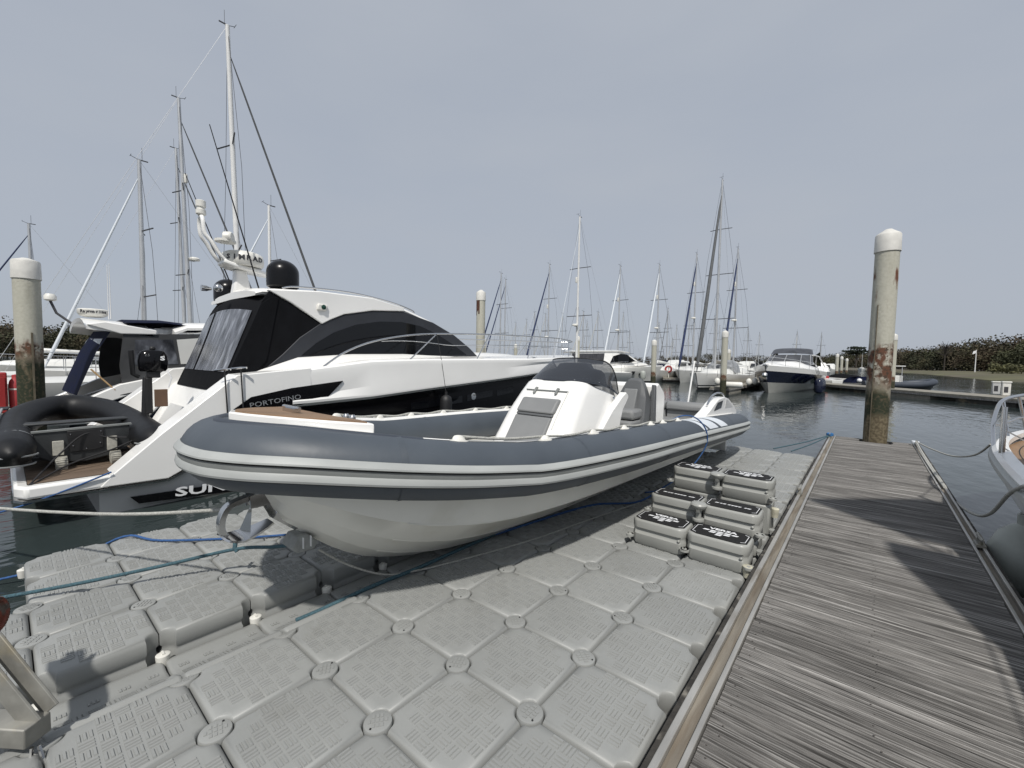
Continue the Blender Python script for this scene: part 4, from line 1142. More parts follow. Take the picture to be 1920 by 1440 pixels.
# cockpit canvas: sides, back and clear panels
def cvx(t): return 1.30
side = [(2.15, 1.42), (2.75, 2.86), (2.86, 3.03), (3.19, 2.87), (3.74, 2.56), (3.34, 2.29), (3.05, 1.99), (2.76, 1.72), (2.62, 1.62)]
for sg in (1, -1):
    MB().prism(side, YX+sg*1.24, YX+sg*1.285).build('canvas_side', canvas, yt, 30)
b = MB(); secs = []
for k in range(9):
    t = -1+2*k/8; x = YX+t*1.30; bow_ = .08*(1-t*t)
    cz = .20*(1-t*t)
    secs.append([(x, 2.15-bow_*.2, 1.40), (x, 2.36-bow_*.5, 1.9), (x, 2.56-bow_*.8, 2.4+cz*.2), (x, 2.72-bow_, 2.80+cz*.6), (x, 2.86-bow_, 2.92+cz*.6), (x, 3.0, 2.95), (x, 2.8, 1.9), (x, 2.4, 1.40)])
b.loft(secs); b.build('canvas_back', canvas, yt, 40)
def backpt(t, s_, off=.012):
    bow_ = .08*(1-t*t); cz = .20*(1-t*t)
    pts = [Vector((0, 2.15-bow_*.2, 1.40)), Vector((0, 2.36-bow_*.5, 1.9)), Vector((0, 2.56-bow_*.8, 2.4+cz*.2)), Vector((0, 2.72-bow_, 2.80+cz*.6))]
    q = s_*3; i = min(2, int(q)); p = pts[i].lerp(pts[i+1], q-i)
    return (YX+t*1.30, p.y-off, p.z+off*.4)
for t0, t1 in ((-.36, .88), (-.96, -.44)):
    b = MB(); N_ = 8
    g = [[backpt(t0+(t1-t0)*i/N_, .20+(.90-.20)*j/N_) for j in range(N_+1)] for i in range(N_+1)]
    b.loft(g, closed=False); b.build('clear_panel', vinyl, yt, 60)
for t in (-.40,):
    b = MB(); b.loft([[backpt(t-.02, s_, .02), backpt(t+.02, s_, .02)] for s_ in (.2, .4, .6, .9)], closed=False); b.build('zip_strip', canvas, yt)
# bow rail
for sg in (1, -1):
    rp = smoothpath([(YX+sg*1.90, 3.45, 1.80), (YX+sg*1.80, 3.9, 2.06), (YX+sg*1.76, 4.5, 2.28), (YX+sg*1.75, 5.4, 2.45), (YX+sg*1.75, 6.5, 2.535), (YX+sg*1.74, 8, 2.60), (YX+sg*1.68, 9.5, 2.64), (YX+sg*1.42, 11, 2.68), (YX+sg*.98, 12.4, 2.70), (YX+sg*.45, 13.6, 2.70), (YX, 14.0, 2.70)], 5)
    one('tube', rp, .018, 8).build('bow_rail', steel, yt, 60)
    one('tube', [p-Vector((0, 0, .26*min(1, max(0, (p.y-4.4)/2)))) for p in rp if p.y > 4.6], .008, 6).build('middle_rail', steel, yt, 60)
    for y0, y1 in ((5.2, 6.1), (7.1, 7.75), (9.1, 9.6), (10.7, 11.1), (12.3, 12.6)):
        pt = min(rp, key=lambda p: abs(p.y-y1))
        one('tube', [(YX+sg*(hb(y0)-.1), y0, zs_(y0)-.02), pt], .014, 7).build('stanchion', steel, yt, 60)
    b = MB(); b.box(YX+sg*1.72-.02, YX+sg*1.72+.02, 9.5, 9.62, 2.02, 2.05); b.tube([(YX+sg*1.72, 9.42, 2.065), (YX+sg*1.72, 9.70, 2.065)], .012, 6); b.build('deck_cleat', steel, yt)
# roof equipment: radar mast, scanner, satellite domes, aerials
def dome(lab, x, y, z, r):
    o = one('lathe', [(r*.75, 0), (r*.98, .03), (r*1.0, .10), (r*1.0, r*1.05)]+[(r*math.cos(t), r*1.05+r*math.sin(t)*.88) for t in [math.pi/2*k/9 for k in range(1, 10)]], (x, y, z), 28).build(lab, mat('black_dome', (.005, .005, .006), .25, spec=.3), yt, 50)
dome('satellite_dome', -8.0, 3.23, 3.155, .26); dome('satellite_dome', -9.85, 2.94, 3.0, .25)
b = MB(); b.prism([(2.70, 3.06), (3.02, 3.06), (2.98, 3.30), (2.93, 3.52), (2.75, 3.52), (2.74, 3.30)], YX-.09, YX+.09); b.build('radar_mast', gel, yt, 35, .03)
b = MB(); secs = []
for y, z, w_ in ((3.32, 3.50, .10), (3.10, 3.53, .20), (2.7, 3.57, .24), (2.55, 3.62, .20)):
    secs.append([(YX-w_, y, z-.035), (YX+w_, y, z-.035), (YX+w_, y, z+.035), (YX-w_, y, z+.035)])
b.loft(secs); b.build('radar_shelf', gel, yt, 35, .02)
rd = one('lathe', [(.30, 0), (.335, .05), (.34, .14), (.315, .22), (.25, .255), (0, .26)], (YX, 2.90, 3.59), 28).build('radar_scanner', white_pl, yt, 45)
for ti, chx in enumerate('SIMRAD'):
    a = rad(-58+ti*18.5)
    d = Vector((math.cos(a), math.sin(a), 0))
    text('lettering', chx, darkp, rd, .115, Vector((YX, 2.90, 3.71))+d*.340, (-d.y, d.x, 0), (0, 0, 1), sx=1.15, extrude=.003, bold=.004)
for dx in (-.16, .16):
    one('tube', smoothpath([(YX+dx, 3.0, 3.53), (YX+dx, 2.72, 3.57), (YX+dx*.9, 2.52, 3.70), (YX+dx*.8, 2.38, 3.92), (YX+dx*.7, 2.29, 4.05), (YX+dx*.65, 2.27, 4.25), (YX+dx*.3, 2.27, 4.33), (YX, 2.27, 4.34)], 4), .033, 9).build('mast_arm', gel, yt, 60)
one('lathe', [(.05, 0), (.075, .02), (.075, .09), (.06, .10), (.06, .13), (.075, .14), (.075, .24), (.06, .25), (0, .25)], (YX, 2.27, 4.36), 16).build('masthead_light', white_pl, yt, 40)
one('lathe', [(.04, 0), (.10, .03), (.10, .12), (.08, .15), (0, .15)], (YX+.25, 2.52, 4.0), 16, (.6, .7, .05)).build('searchlight', white_pl, yt, 40)
b = MB(); b.lathe([(.08, 0), (.16, .01), (.16, .05), (.12, .06), (0, .06)], (YX+.22, 2.56, 3.92), 18); b.build('gps_antenna', white_pl, yt, 40)
one('lathe', [(.02, 0), (.05, .08), (.055, .16)], (YX-.25, 2.47, 3.16), 12, (0, -1, 0)).build('horn', steel, yt, 40)
one('tube', [(-8.3, 2.943, 3.16), (-8.3, 2.26, 5.67)], [.013, .007], 6).build('whip_aerial', blackrub, yt, 60)
one('tube', [(-9.5, 2.95, 3.14), (-9.5, 2.2, 5.2)], [.013, .006], 6).build('whip_aerial', blackrub, yt, 60)
one('ball', (YX+.3, 2.42, 3.12), .07, 10).build('spotlight', steel, yt)
# tall boathook-like fender posts on the quarter
for y_, z1 in ((2.02, 1.76), (2.22, 1.78)):
    b = MB(); b.tube([(YX+2.03, y_, .95), (YX+2.05, y_-.04, z1)], .010, 6); b.build('fender_cord', rope_k, yt)
    b = MB(); b.tube([(YX+1.85, y_-.10, z1-.01), (YX+2.05, y_-.04, z1+.01), (YX+2.10, y_+.02, z1+.01)], .017, 6); b.build('cord_hook', steel, yt)
# round fender hanging on the black topside, hull portlights and seams
fd = thing('fender', 'black fender hanging on the side of the white and black yacht', 'fender', (YX+2.16, 5.95, .7))
one('lathe', [(.03, 0), (.10, .03), (.125, .10), (.125, .42), (.10, .50), (.03, .54), (.03, .60)], (YX+2.15, 5.95, .68), 18).build('fender_body', blackrub, fd, 50)
one('tube', [(YX+2.15, 5.95, 1.25), (YX+1.98, 5.95, 2.0), (YX+1.78, 6.0, 2.5)], .006, 5).build('lanyard', rope_k, fd)
for y0, y1 in ((5.2, 6.6), (6.75, 7.6), (7.75, 8.4)):
    z0 = zb_((y0+y1)/2)-.20
    MB().prism([(y0, z0-.20), (y1, z0-.13), (y1, z0+.02), (y0, z0-.05)], YX+1.945, YX+1.957).build('hull_window', glassd, yt)
one('lathe', [(.08, 0), (.08, .012), (.06, .014)], (YX+1.95, 6.95, 1.12), 18, (1, 0, 0)).build('porthole', steel, yt)

# ================================================================== BLACK DINGHY ON THE PLATFORM
dg = thing('dinghy', 'black inflatable dinghy stowed across the yacht bathing platform', 'dinghy', (-8.6, .66, .5))
dp = [(-7.10, .04, .83, .03), (-7.16, .04, .83, .10), (-7.28, .04, .83, .165), (-7.5, .04, .83, .20), (-8.2, .03, .85, .205), (-9.0, .06, .90, .205), (-9.6, .20, 1.0, .205), (-9.95, .46, 1.06, .205), (-10.02, .66, 1.08, .205)]
full = dp + [(x, 1.32-y, z, r) for x, y, z, r in reversed(dp[:-1])]
P4 = []
for i in range(len(full)-1):
    for j in range(4):
        t = j/4; P4.append(tuple(full[i][k]+(full[i+1][k]-full[i][k])*t for k in range(4)))
P4.append(full[-1])
sm = [Vector(p[:3]) for p in P4]
for _ in range(3):
    sm = [sm[0]]+[(sm[i-1]+sm[i]*2+sm[i+1])/4 for i in range(1, len(sm)-1)]+[sm[-1]]
one('tube', sm, [p[3] for p in P4], 20).build('tube', hyp, dg, 60)
for yy in (.04, 1.28):
    for z_, rr in ((.80, .208), (.70, .185)):
        b = MB(); b.tube([(-7.30+.18*math.cos(a)*.9 if True else 0, yy+rr*math.sin(a)*.95, z_) for a in [math.pi*(-.5+k/10) for k in range(11)]], .010, 6)
        b.build('rubbing_strip', mat('pale_strip', (.22, .23, .23), .6), dg, 60)
tr_ = [(.22, .98), (1.10, 1.0), (1.10, .72), (.95, .62), (.66, .56), (.36, .60), (.22, .70)]
MB().prism(tr_, -7.80, -7.745).build('transom', hypg, dg, 30, .008)
MB().prism([(.20, .975), (1.12, .995), (1.12, 1.015), (.20, .995)], -7.81, -7.73).build('transom_cap', strkd, dg)
MB().prism([(.50, .97), (.84, .98), (.83, .72), (.74, .70), (.52, .70)], -7.75, -7.725).build('motor_pad', blackrub, dg, 30, .006)
for y_, z_ in ((.53, .93), (.81, .94), (.55, .78), (.80, .79), (.67, .73)): one('ball', (-7.722, y_, z_), .008, 6).build('bolt', steel, dg)
for y_ in (.42, .915):
    b = MB(); b.box(-7.745, -7.70, y_-.05, y_+.05, .68, .86); b.build('wheel_bracket', mat('ivory_plastic', (.42, .41, .36), .5, var=.15, vs=30), dg, 30, .006)
    b = MB(); b.lathe([(.05, -.055), (.075, -.05), (.08, 0), (.075, .05), (.05, .055)], (-7.66, y_+.02, .585), 20, (0, 1, 0))
    for k in range(20):
        a = 2*math.pi*k/20; b.box(-7.66+math.cos(a)*.08-.005, -7.66+math.cos(a)*.08+.005, y_-.03, y_+.07, .585+math.sin(a)*.08-.005, .585+math.sin(a)*.08+.005)
    b.build('launching_wheel', MATS['ivory_plastic'], dg, 30)
MB().box(-8.55, -8.30, .10, 1.22, 1.0, 1.03).build('thwart', hypg, dg, 30, .01)
MB().prism([(-9.6, .2), (-7.8, .2), (-7.8, 1.1), (-9.6, 1.1)], .62, .66, 'xy').build('floor', blackrub, dg)
one('ball', (-8.35, .72, .80), .22, 14, (1.2, 1.4, .7)).build('stowed_bag', canvasg, dg, 60)
one('lathe', [(.06, 0), (.055, .02), (.03, .025), (.0, .012)], (-9.83, .62, 1.10), 16, (1, -.1, .15)).build('valve', blackrub, dg)
for (x, y, z) in ((-8.3, -.02, 1.05), (-8.55, -.02, 1.055), (-7.75, .02, 1.03)):
    b = MB(); b.loft([[(x+dx, .04+.212*math.sin(a), z-.205+.212*math.cos(a)) for a in [rad(-55+11*k) for k in range(11)]] for dx in (-.035, .035)], closed=False); b.build('reflective_patch', greyp, dg, 60)
oars = thing('oar', 'grey oar lying along the left tube of the black dinghy', 'oar', (-8.6, -.06, 1.05))
one('tube', [(-7.9, -.10, 1.04), (-9.4, -.02, 1.15)], .016, 7).build('shaft', alum, oars)
MB().prism([(-9.4, -.07), (-9.8, -.08), (-9.82, .06), (-9.4, .03)], 1.13, 1.15, 'xy').build('blade', blackrub, oars)
for lab, pts in (('black lashing rope across the front of the dinghy, lower line', [(-7.0, .16, .50), (-7.45, .5, .60), (-7.6, .95, .72), (-7.3, 1.35, .98)]),
                 ('black lashing rope rising across the dinghy transom', [(-7.0, .15, .50), (-7.55, .42, .72), (-7.72, .66, .92), (-7.72, .85, .86), (-7.6, 1.05, .84)])):
    rope('lashing_rope', lab, pts, .010, rope_k)
# outboard engine clamped upright on the transom rail
ob = thing('outboard_engine', 'black outboard engine mounted upright behind the dinghy', 'outboard engine', (-8.5, 1.45, .8))
b = MB(); secs = []
for z, w_, d_ in ((1.70, .085, .16), (1.74, .10, .19), (1.86, .105, .20), (1.95, .10, .185), (2.01, .08, .15), (2.03, .05, .10)):
    secs.append([(-8.5+w_*math.cos(a)*(1.0), 1.50+d_*math.sin(a)*(1 if abs(math.sin(a)) < .9 else .96), z) for a in [2*math.pi*k/20 for k in range(20)]])
b.loft(secs); cw = b.build('cowling', blackg, ob, 40)
text('lettering', 'S', whitep, cw, .085, (-8.393, 1.60, 1.90), (0, 1, 0), (0, 0, 1), sx=1.4, extrude=.003, bold=.004)
text('lettering', '2.5', greyp, cw, .05, (-8.398, 1.42, 1.95), (0, 1, 0), (0, 0, 1), extrude=.003)
b = MB(); b.box(-8.56, -8.44, 1.42, 1.58, 1.60, 1.70); b.box(-8.55, -8.45, 1.38, 1.48, 1.05, 1.62); b.tube([(-8.5, 1.43, 1.6), (-8.5, 1.38, .85)], [.06, .045], 10)
b.build('leg', blackrub, ob, 35, .01)
b = MB(); b.lathe([(.02, -.12), (.05, -.06), (.05, .06), (.02, .12)], (-8.5, 1.36, .82), 12, (0, 1, 0)); b.prism([(1.28, .80), (1.42, .80), (1.40, .66), (1.34, .66)], -8.51, -8.49); b.build('gearcase', blackrub, ob, 35)
one('tube', [(-8.5, 1.33, 1.62), (-8.48, 1.26, 1.66), (-8.46, 1.24, 2.02)], [.03, .03, .034], 9).build('tiller_handle', blackrub, ob, 50)
one('ball', (-8.5, 1.5, 2.05), .04, 10).build('pull_start', blackrub, ob)
MB().box(-8.47, -8.43, 1.50, 1.66, 1.15, 1.42).build('mounting_board', brown, ob, 30, .005)
b = MB(); b.tube([(-8.40, 1.66, 1.70), (-8.36, 1.70, 1.6), (-8.38, 1.66, 1.45)], .010, 6); b.build('fuel_hose', whitep, ob, 50)

# ================================================================== NAVY-CANOPIED CRUISER (LEFT)
nb = thing('motor_cruiser', 'motor cruiser with navy canopy and white arch moored beyond the black dinghy', 'boat', (-14.7, 5, 0))
NX = -14.75
NY = [.9, 1.2, 2, 4, 6, 8, 9.3, 10.3, 11, 11.4]; NH = [1.62, 1.70, 1.72, 1.72, 1.70, 1.5, 1.1, .65, .25, .03]
b = MB(); b.loft([[(NX-h, y, interp(y, [.9, 1.9, 4, 11.4], [.62, 1.05, 1.30, 1.75])), (NX-h*.97, y, .55), (NX-h*.85, y, 0), (NX-h*.3, y, -.5), (NX+h*.3, y, -.5), (NX+h*.85, y, 0), (NX+h*.97, y, .55), (NX+h, y, interp(y, [.9, 1.9, 4, 11.4], [.62, 1.05, 1.30, 1.75]))] for y, h in zip(NY, NH)]); b.build('hull', navy, nb, 25)
for sg in (1, -1):
    MB().prism([(.62, .62), (.8, .55), (1.3, .80), (2.0, 1.08), (4, 1.26), (8, 1.5), (8, 1.62), (4, 1.52), (2.2, 1.40), (1.7, 1.28), (1.1, .95), (.62, .70)], NX+sg*1.55, NX+sg*1.78).build('topside', gel, nb, 30, .02)
MB().box(NX-1.7, NX+1.7, .55, 1.3, .42, .58).build('platform', gel, nb, 30, .03)
b = MB(); b.loft([[(NX-h*.92, y, interp(y, [3, 6, 11.4], [1.5, 1.75, 1.85])), (NX, y, interp(y, [3, 6, 11.4], [1.6, 2.0, 1.9])), (NX+h*.92, y, interp(y, [3, 6, 11.4], [1.5, 1.75, 1.85])), (NX, y, 1.2)] for y, h in zip(NY[3:], NH[3:])]); b.build('foredeck', gel, nb, 40)
# arch, canopy
b = MB(); secs = []
for k in range(9):
    t = -1+2*k/8; x = NX+t*1.66; a_ = 1-abs(t)**3
    secs.append([(x, 1.18+.0*a_, 2.58+.22*a_), (x, 2.3, 2.46+.30*a_), (x, 2.35, 2.39+.30*a_), (x, 1.2, 2.50+.22*a_)])
b.loft(secs); b.build('radar_arch', gel, nb, 40)
for sg in (1, -1): MB().prism([(1.2, 2.60), (1.75, 2.42), (2.4, 2.44), (2.4, 2.54), (1.5, 2.68)], NX+sg*1.60, NX+sg*1.70).build('arch_side', gel, nb, 30, .02)
b = MB(); b.loft([[(NX-1.5, y, z), (NX-.8, y, z+.10), (NX+.8, y, z+.10), (NX+1.5, y, z), (NX, y, z-.05)] for y, z in ((1.9, 2.70), (2.6, 2.74), (3.6, 2.66))]); b.build('canopy_top', canvasn, nb, 40)
b = MB(); b.loft([[(NX-1.62, y, z-.10), (NX-1.4, y, z), (NX, y, z+.10), (NX+1.4, y, z), (NX+1.66, y, z-.10), (NX+1.66, y, z-.16), (NX, y, z-.08), (NX-1.62, y, z-.16)] for y, z in ((2.75, 2.62), (3.0, 2.74), (4.4, 2.84), (5.6, 2.66))]); b.build('hardtop', gel, nb, 40)
for sg in (1, -1):
    MB().prism([(1.78, 1.02), (1.72, 1.7), (1.80, 2.42), (3.2, 2.50), (3.6, 2.55), (3.6, 1.50), (2.2, 1.38)], NX+sg*1.63, NX+sg*1.66).build('canopy_side', canvasg, nb)
    MB().prism([(1.98, 1.72), (2.0, 2.30), (2.7, 2.34), (2.8, 1.74)], NX+sg*1.655, NX+sg*1.668).build('clear_panel', vinyl, nb)
    MB().prism([(2.85, 1.74), (2.78, 2.34), (3.4, 2.42), (3.5, 1.78)], NX+sg*1.655, NX+sg*1.668).build('clear_panel', gelo, nb)
    MB().prism([(3.6, 1.55), (3.6, 2.52), (5.0, 2.62), (6.4, 1.85)], NX+sg*1.55, NX+sg*1.60).build('side_window', glassd, nb)
b = MB(); b.loft([[(NX-1.64, y-.55*0, z), (NX, y-.12, z+.03), (NX+1.64, y, z)] for y, z in ((1.02, 1.05), (1.12, 1.35), (1.35, 2.0), (1.60, 2.48))], closed=False); b.build('canopy_back', canvasn, nb, 40)
for x0, x1 in ((.60, 1.45), (-.45, .45), (-1.45, -.60)):
    b = MB(); b.loft([[(NX+x, y-.012-.10*(1-abs(x)/1.64), z+.03*(1-abs(x)/1.64)) for x in (x0, (x0+x1)/2, x1)] for y, z in ((1.15, 1.40), (1.30, 1.8), (1.50, 2.30))], closed=False); b.build('clear_panel', vinyl, nb, 60)
rs = one('lathe', [(.16, 0), (.24, .03), (.28, .09), (.28, .17), (.25, .19), (0, .20)], (-14.4, 1.45, 2.84), 20).build('radar_scanner', white_pl, nb, 40)
for ti, chx in enumerate('Raymarine'):
    a = rad(-50+ti*11.5); d = Vector((math.cos(a), math.sin(a), 0))
    text('lettering', chx, darkp, rs, .10, Vector((-14.4, 1.45, 2.96))+d*.282, (-d.y, d.x, 0), (0, 0, 1), extrude=.003, bold=.003)
one('tube', [(-16.0, 1.25, 2.7), (-16.2, .95, 3.0), (-16.2, .85, 3.3)], .03, 8).build('light_arm', darkp, nb, 60)
one('lathe', [(.07, 0), (.12, .03), (.12, .12), (.08, .18), (0, .18)], (-16.2, .85, 3.3), 14).build('gps_antenna', white_pl, nb, 40)
for x_ in (-14.2, -13.9): one('tube', [(x_, 1.7, 2.8), (x_, 1.7, 4.1)], [.012, .006], 5).build('whip_aerial', spray, nb)
one('tube', [(-13.1, 1.25, 1.62), (-12.98, 1.62, 1.15)], .018, 7).build('boat_hook', sandw, nb)

# ================================================================== WALKWAY AND FIRE POINT (LEFT)
wk = thing('pontoon', 'grey walkway pontoon at the left edge with the red fire point', 'pontoon', (-18, -1, 0))
MB().box(-60, -13.2, -2.2, .12, .28, .45).build('deck', concr, wk, 30, .02)
MB().box(-60, -13.25, -2.1, .10, -.2, .28).build('float', darkfl, wk)
fp = thing('fire_cabinet', 'red fire cabinet standing on the walkway at the left edge', 'cabinet', (-16.0, -.03, .45))
MB().box(-16.1, -15.8, -.16, .07, .5, 1.48).build('body', redp, fp, 30, .03)
MB().box(-15.80, -15.78, -.13, .04, .62, 1.36).build('door', mat('dark_red_paint', (.30, .022, .022), .45), fp, 30, .01)
lf = thing('fire_extinguisher', 'red extinguisher under a red cover beside the fire cabinet', 'extinguisher', (-16, .2, .45))
one('lathe', [(.10, .15), (.115, .18), (.12, .7), (.10, .82), (.06, .88), (.06, .96), (0, .98)], (-16, .2, .45), 18).build('cover', mat('pink_red_vinyl', (.45, .06, .065), .4), lf, 45)
b = MB(); b.lathe([(.124, .60), (.124, .64)], (-16, .2, .45), 18); b.build('strap', white_pl, lf)
sk = thing('service_post', 'small grey service post on the walkway beside the pile', 'post', (-16.4, .45, .3))
MB().box(-16.5, -16.3, .40, .55, .3, 1.15).build('body', gelo, sk, 30, .02)
MB().box(-16.30, -16.28, .43, .52, .85, 1.05).build('panel', darkp, sk)

# ================================================================== BOATS ACROSS THE BASIN
def hullfn(L_, B_, S0, S1, rake, fl=1.0, draft=.4, fine=2.3):
    def p(t): return 1-.10*max(0, .3-t)/.3 if t < .42 else max(.015, 1-((t-.42)/.58)**fine)
    def S(t): return S0+(S1-S0)*t**1.6
    def pt(t, k, sg):
        z = -draft+(S(t)+draft)*k
        f = (.45+.55*min(1, k*1.25)**.7)*(1-fl*.55*(1-k)*t**2.5)
        return (sg*B_/2*p(t)*f, -L_/2+L_*t-rake*(1-k)*t**4, z)
    return pt, S, p
def hull_bands(root, pt, bands, nt=16, nk=4):
    T = [i/nt for i in range(nt+1)]
    for nm, k0, k1, m_ in bands:
        b = MB()
        K = [k0+(k1-k0)*j/nk for j in range(nk+1)]
        for sg in (1, -1): b.loft([[pt(t, k, sg) for k in K] for t in T], closed=False)
        b.loft([[pt(0, k, 1) for k in K], [pt(0, k, -1) for k in K]], closed=False)
        b.build(nm, m_, root, 40)
def place(root, x, y, hd):
    root.location = (x, y, 0); root.rotation_euler[2] = rad(hd); return root
def deckcap(root, pt, S, L_, B_, m_, k=1., crown_=.12, nt=14):
    b = MB(); secs = []
    for i in range(nt+1):
        t = i/nt; a = Vector(pt(t, k, 1)); c = Vector(pt(t, k, -1)); mid = (a+c)/2+Vector((0, 0, crown_*abs(a.x)/(B_/2)))
        secs.append([a, a.lerp(mid, .6)+Vector((0, 0, crown_*.25)), mid+Vector((0, 0, .01)), c.lerp(mid, .6)+Vector((0, 0, crown_*.25)), c])
    b.loft(secs, closed=False); return b.build('deck', m_, root, 50)
def ring(w_, y, z, h_, k=7):
    """arched cross-section of a cabin: half-width, station, base height, height"""
    return [(w_*math.cos(a)*(1 if abs(math.cos(a)) > .99 else 1.0), y, z+h_*min(1, math.sin(a)*1.25)) for a in [math.pi*i/k for i in range(k+1)]]

def sailboat(label, x, y, hd, L_=11., mast=13., hullm=gelo, stay=rope_w, stayr=.05, mr=.085, rake=.0, boot=None, radar=None, detail=1, boomc=None, spreaders=2, J=None, mm=alum, hood=None):
    r = thing('sailing_yacht', label, 'sailing yacht')
    pt, S, p = hullfn(L_, L_*.31, 1.05, 1.30, L_*.09, .8)
    hull_bands(r, pt, [('hull', 0, 1, hullm)] if not boot else [('hull_bottom', 0, .36, anti), ('boot_stripe', .36, .42, gelo), ('hull_stripe', .42, .47, boot), ('hull', .47, 1, hullm)], 12, 3)
    deckcap(r, pt, S, L_, L_*.31, gelo)
    b = MB(); b.loft([ring(w_, yy, 1.05, h_) for w_, yy, h_ in ((L_*.09, -L_*.16, .42), (L_*.10, -L_*.12, .55), (L_*.095, L_*.08, .52), (L_*.07, L_*.20, .40), (L_*.03, L_*.27, .18))]); b.build('coachroof', gelo, r, 40)
    J = J or L_*.40
    my = L_*.5-.25-J
    topv = Vector((0, my-rake*mast, mast))
    one('tube', [(0, my, 1.1), (0, my-rake*mast*.5, mast*.5), topv], [mr, mr*.95, mr*.72], 10).build('mast', mm, r, 60)
    bow = Vector((0, L_*.5-.2, 1.35))
    st_top = Vector((0, my, 1.1)).lerp(topv, .93)
    one('tube', [bow, bow.lerp(st_top, .08), bow.lerp(st_top, .5), bow.lerp(st_top, .9), st_top], [.02, stayr*1.25, stayr, stayr*.7, .015], 7).build('furled_headsail', stay, r, 60)
    one('tube', [(0, -L_*.5+.1, 1.1), topv], .006, 4).build('backstay', alum, r)
    for j in range(spreaders):
        f_ = (j+1)/(spreaders+1.0); c = Vector((0, my, 1.1)).lerp(topv, f_*.92+.06); w_ = L_*(.105-.018*j)
        one('tube', [c+Vector((-w_, -.25, .04)), c, c+Vector((w_, -.25, .04))], .030, 5).build('spreader', darkp, r)
    for sg in (1, -1):
        c = Vector((0, my, 1.1)).lerp(topv, .35*.92+.06)
        one('tube', [(sg*L_*.14, my-.3, 1.15), (sg*L_*.105, my-.25, c.z), (sg*L_*.08, my-.22, mast*.62), topv], .009, 4).build('shroud', darkp, r)
        one('tube', [(sg*L_*.135, my+.3, 1.15), Vector((0, my, 1.1)).lerp(topv, .45)], .008, 4).build('shroud', darkp, r)
    # masthead: wind vane, aerial
    b = MB(); b.tube([topv, topv+Vector((0, .28, .10))], .012, 4); b.box(-.02, .02, topv.y-.30, topv.y+.06, mast-.01, mast+.03); b.tube([topv+Vector((0, -.1, 0)), topv+Vector((0, -.1, .55))], .008, 4); b.tube([topv+Vector((-.14, .28, .12)), topv+Vector((.14, .28, .12))], .010, 4); b.build('masthead_gear', darkp, r)
    bl = L_*.36
    bm_ = boomc or gelo
    one('tube', [(0, my-.1, 1.95), (0, my-.15, 2.15), (0, my-bl*.5, 2.08), (0, my-bl, 1.98)], [.10, .17, .13, .07], 8).build('boom_and_sail_cover', bm_, r, 60)
    if radar:
        f_ = radar; c = Vector((0, my, 1.1)).lerp(topv, f_)
        one('lathe', [(.10, 0), (.24, .02), (.25, .10), (.18, .17), (0, .18)], c+Vector((0, .32, 0)), 14).build('radar_scanner', white_pl, r, 45)
        MB().box(-.04, .04, c.y, c.y+.35, c.z-.05, c.z).build('radar_bracket', mm, r)
        c2 = Vector((0, my, 1.1)).lerp(topv, min(.8, f_+.28)); one('lathe', [(.07, 0), (.08, .04), (.08, .40), (.07, .44)], c2+Vector((.12, .1, 0)), 10).build('radar_reflector', white_pl, r, 45)
    if detail:
        for sg in (1, -1):
            one('tube', smoothpath([(sg*L_*.135, -L_*.3, 1.75), (sg*L_*.14, 0, 1.80), (sg*L_*.09, L_*.3, 1.92), (sg*.25, L_*.47, 2.0), (0, L_*.50, 2.0)], 4), .016, 5).build('guard_rail', steel, r, 60)
            for yy in (-.3, -.1, .1, .3, .42):
                ww = interp(yy, [-.3, 0, .3, .42], [.135, .14, .09, .045])
                one('tube', [(sg*L_*ww, L_*yy, 1.1), (sg*L_*ww, L_*yy, 1.82)], .014, 5).build('stanchion', steel, r)
    if hood:
        b = MB(); b.loft([ring(w_, yy, 1.25, h_) for w_, yy, h_ in ((L_*.105, -L_*.20, 1.05), (L_*.11, -L_*.14, 1.10), (L_*.10, -L_*.06, .60))], closed=True); b.build('sprayhood', hood, r, 40)
    return place(r, x, y, hd)
def sail_at_mast(label, mx, my_, hd, L_=11., J=None, **k):
    """put the yacht so that its mast stands at (mx, my_)"""
    J = J or L_*.40
    off = L_*.5-.25-J
    return sailboat(label, mx-math.sin(rad(-hd))*off*1, my_-math.cos(rad(hd))*off, hd, L_, J=J, **k)
blue_stay = mat('navy_sail_cover', (.018, .03, .085), .8, var=.2)
grey_stay = mat('grey_sail_cover', (.10, .105, .11), .8, var=.2)
clearhood = mat('hazy_sprayhood', (.26, .27, .28), .3, var=.4, vs=3)
# left group
sail_at_mast('sailing yacht with a bare mast and navy furled sail behind the left pile', -42.0, 1.4, 180, 10.5, mast=10.3, stay=blue_stay, mr=.10)
sail_at_mast('sailing yacht with stout grey mast and thick white furled sail by the navy canopy', -24.7, 4.1, 180, 9.6, J=3.0, mast=10.4, stay=whitefab, stayr=.05, mr=.10, boomc=blue_stay, spreaders=2)
sail_at_mast('sailing yacht with the thinner of the two close masts behind the radar arm', -33.1, 7.5, 0, 11, mast=14.6, rake=.018, stay=grey_stay, mr=.10)
sail_at_mast('sailing yacht with the taller of the two close masts behind the radar arm', -27.9, 6.6, 0, 11.5, mast=15.2, rake=.022, stay=grey_stay, mr=.105, radar=.42)
sail_at_mast('sailing yacht with the tallest white mast rising above the radar scanner', -20.8, 6.7, 0, 12, J=4.6, mast=15.5, rake=.022, stay=grey_stay, stayr=.05, mr=.11, mm=spray, spreaders=2)
sail_at_mast('sailing yacht with the short white mast right of the black satellite dome', -23.6, 8.9, 180, 8.5, mast=9.6, stay=whitefab, mr=.085, mm=spray)
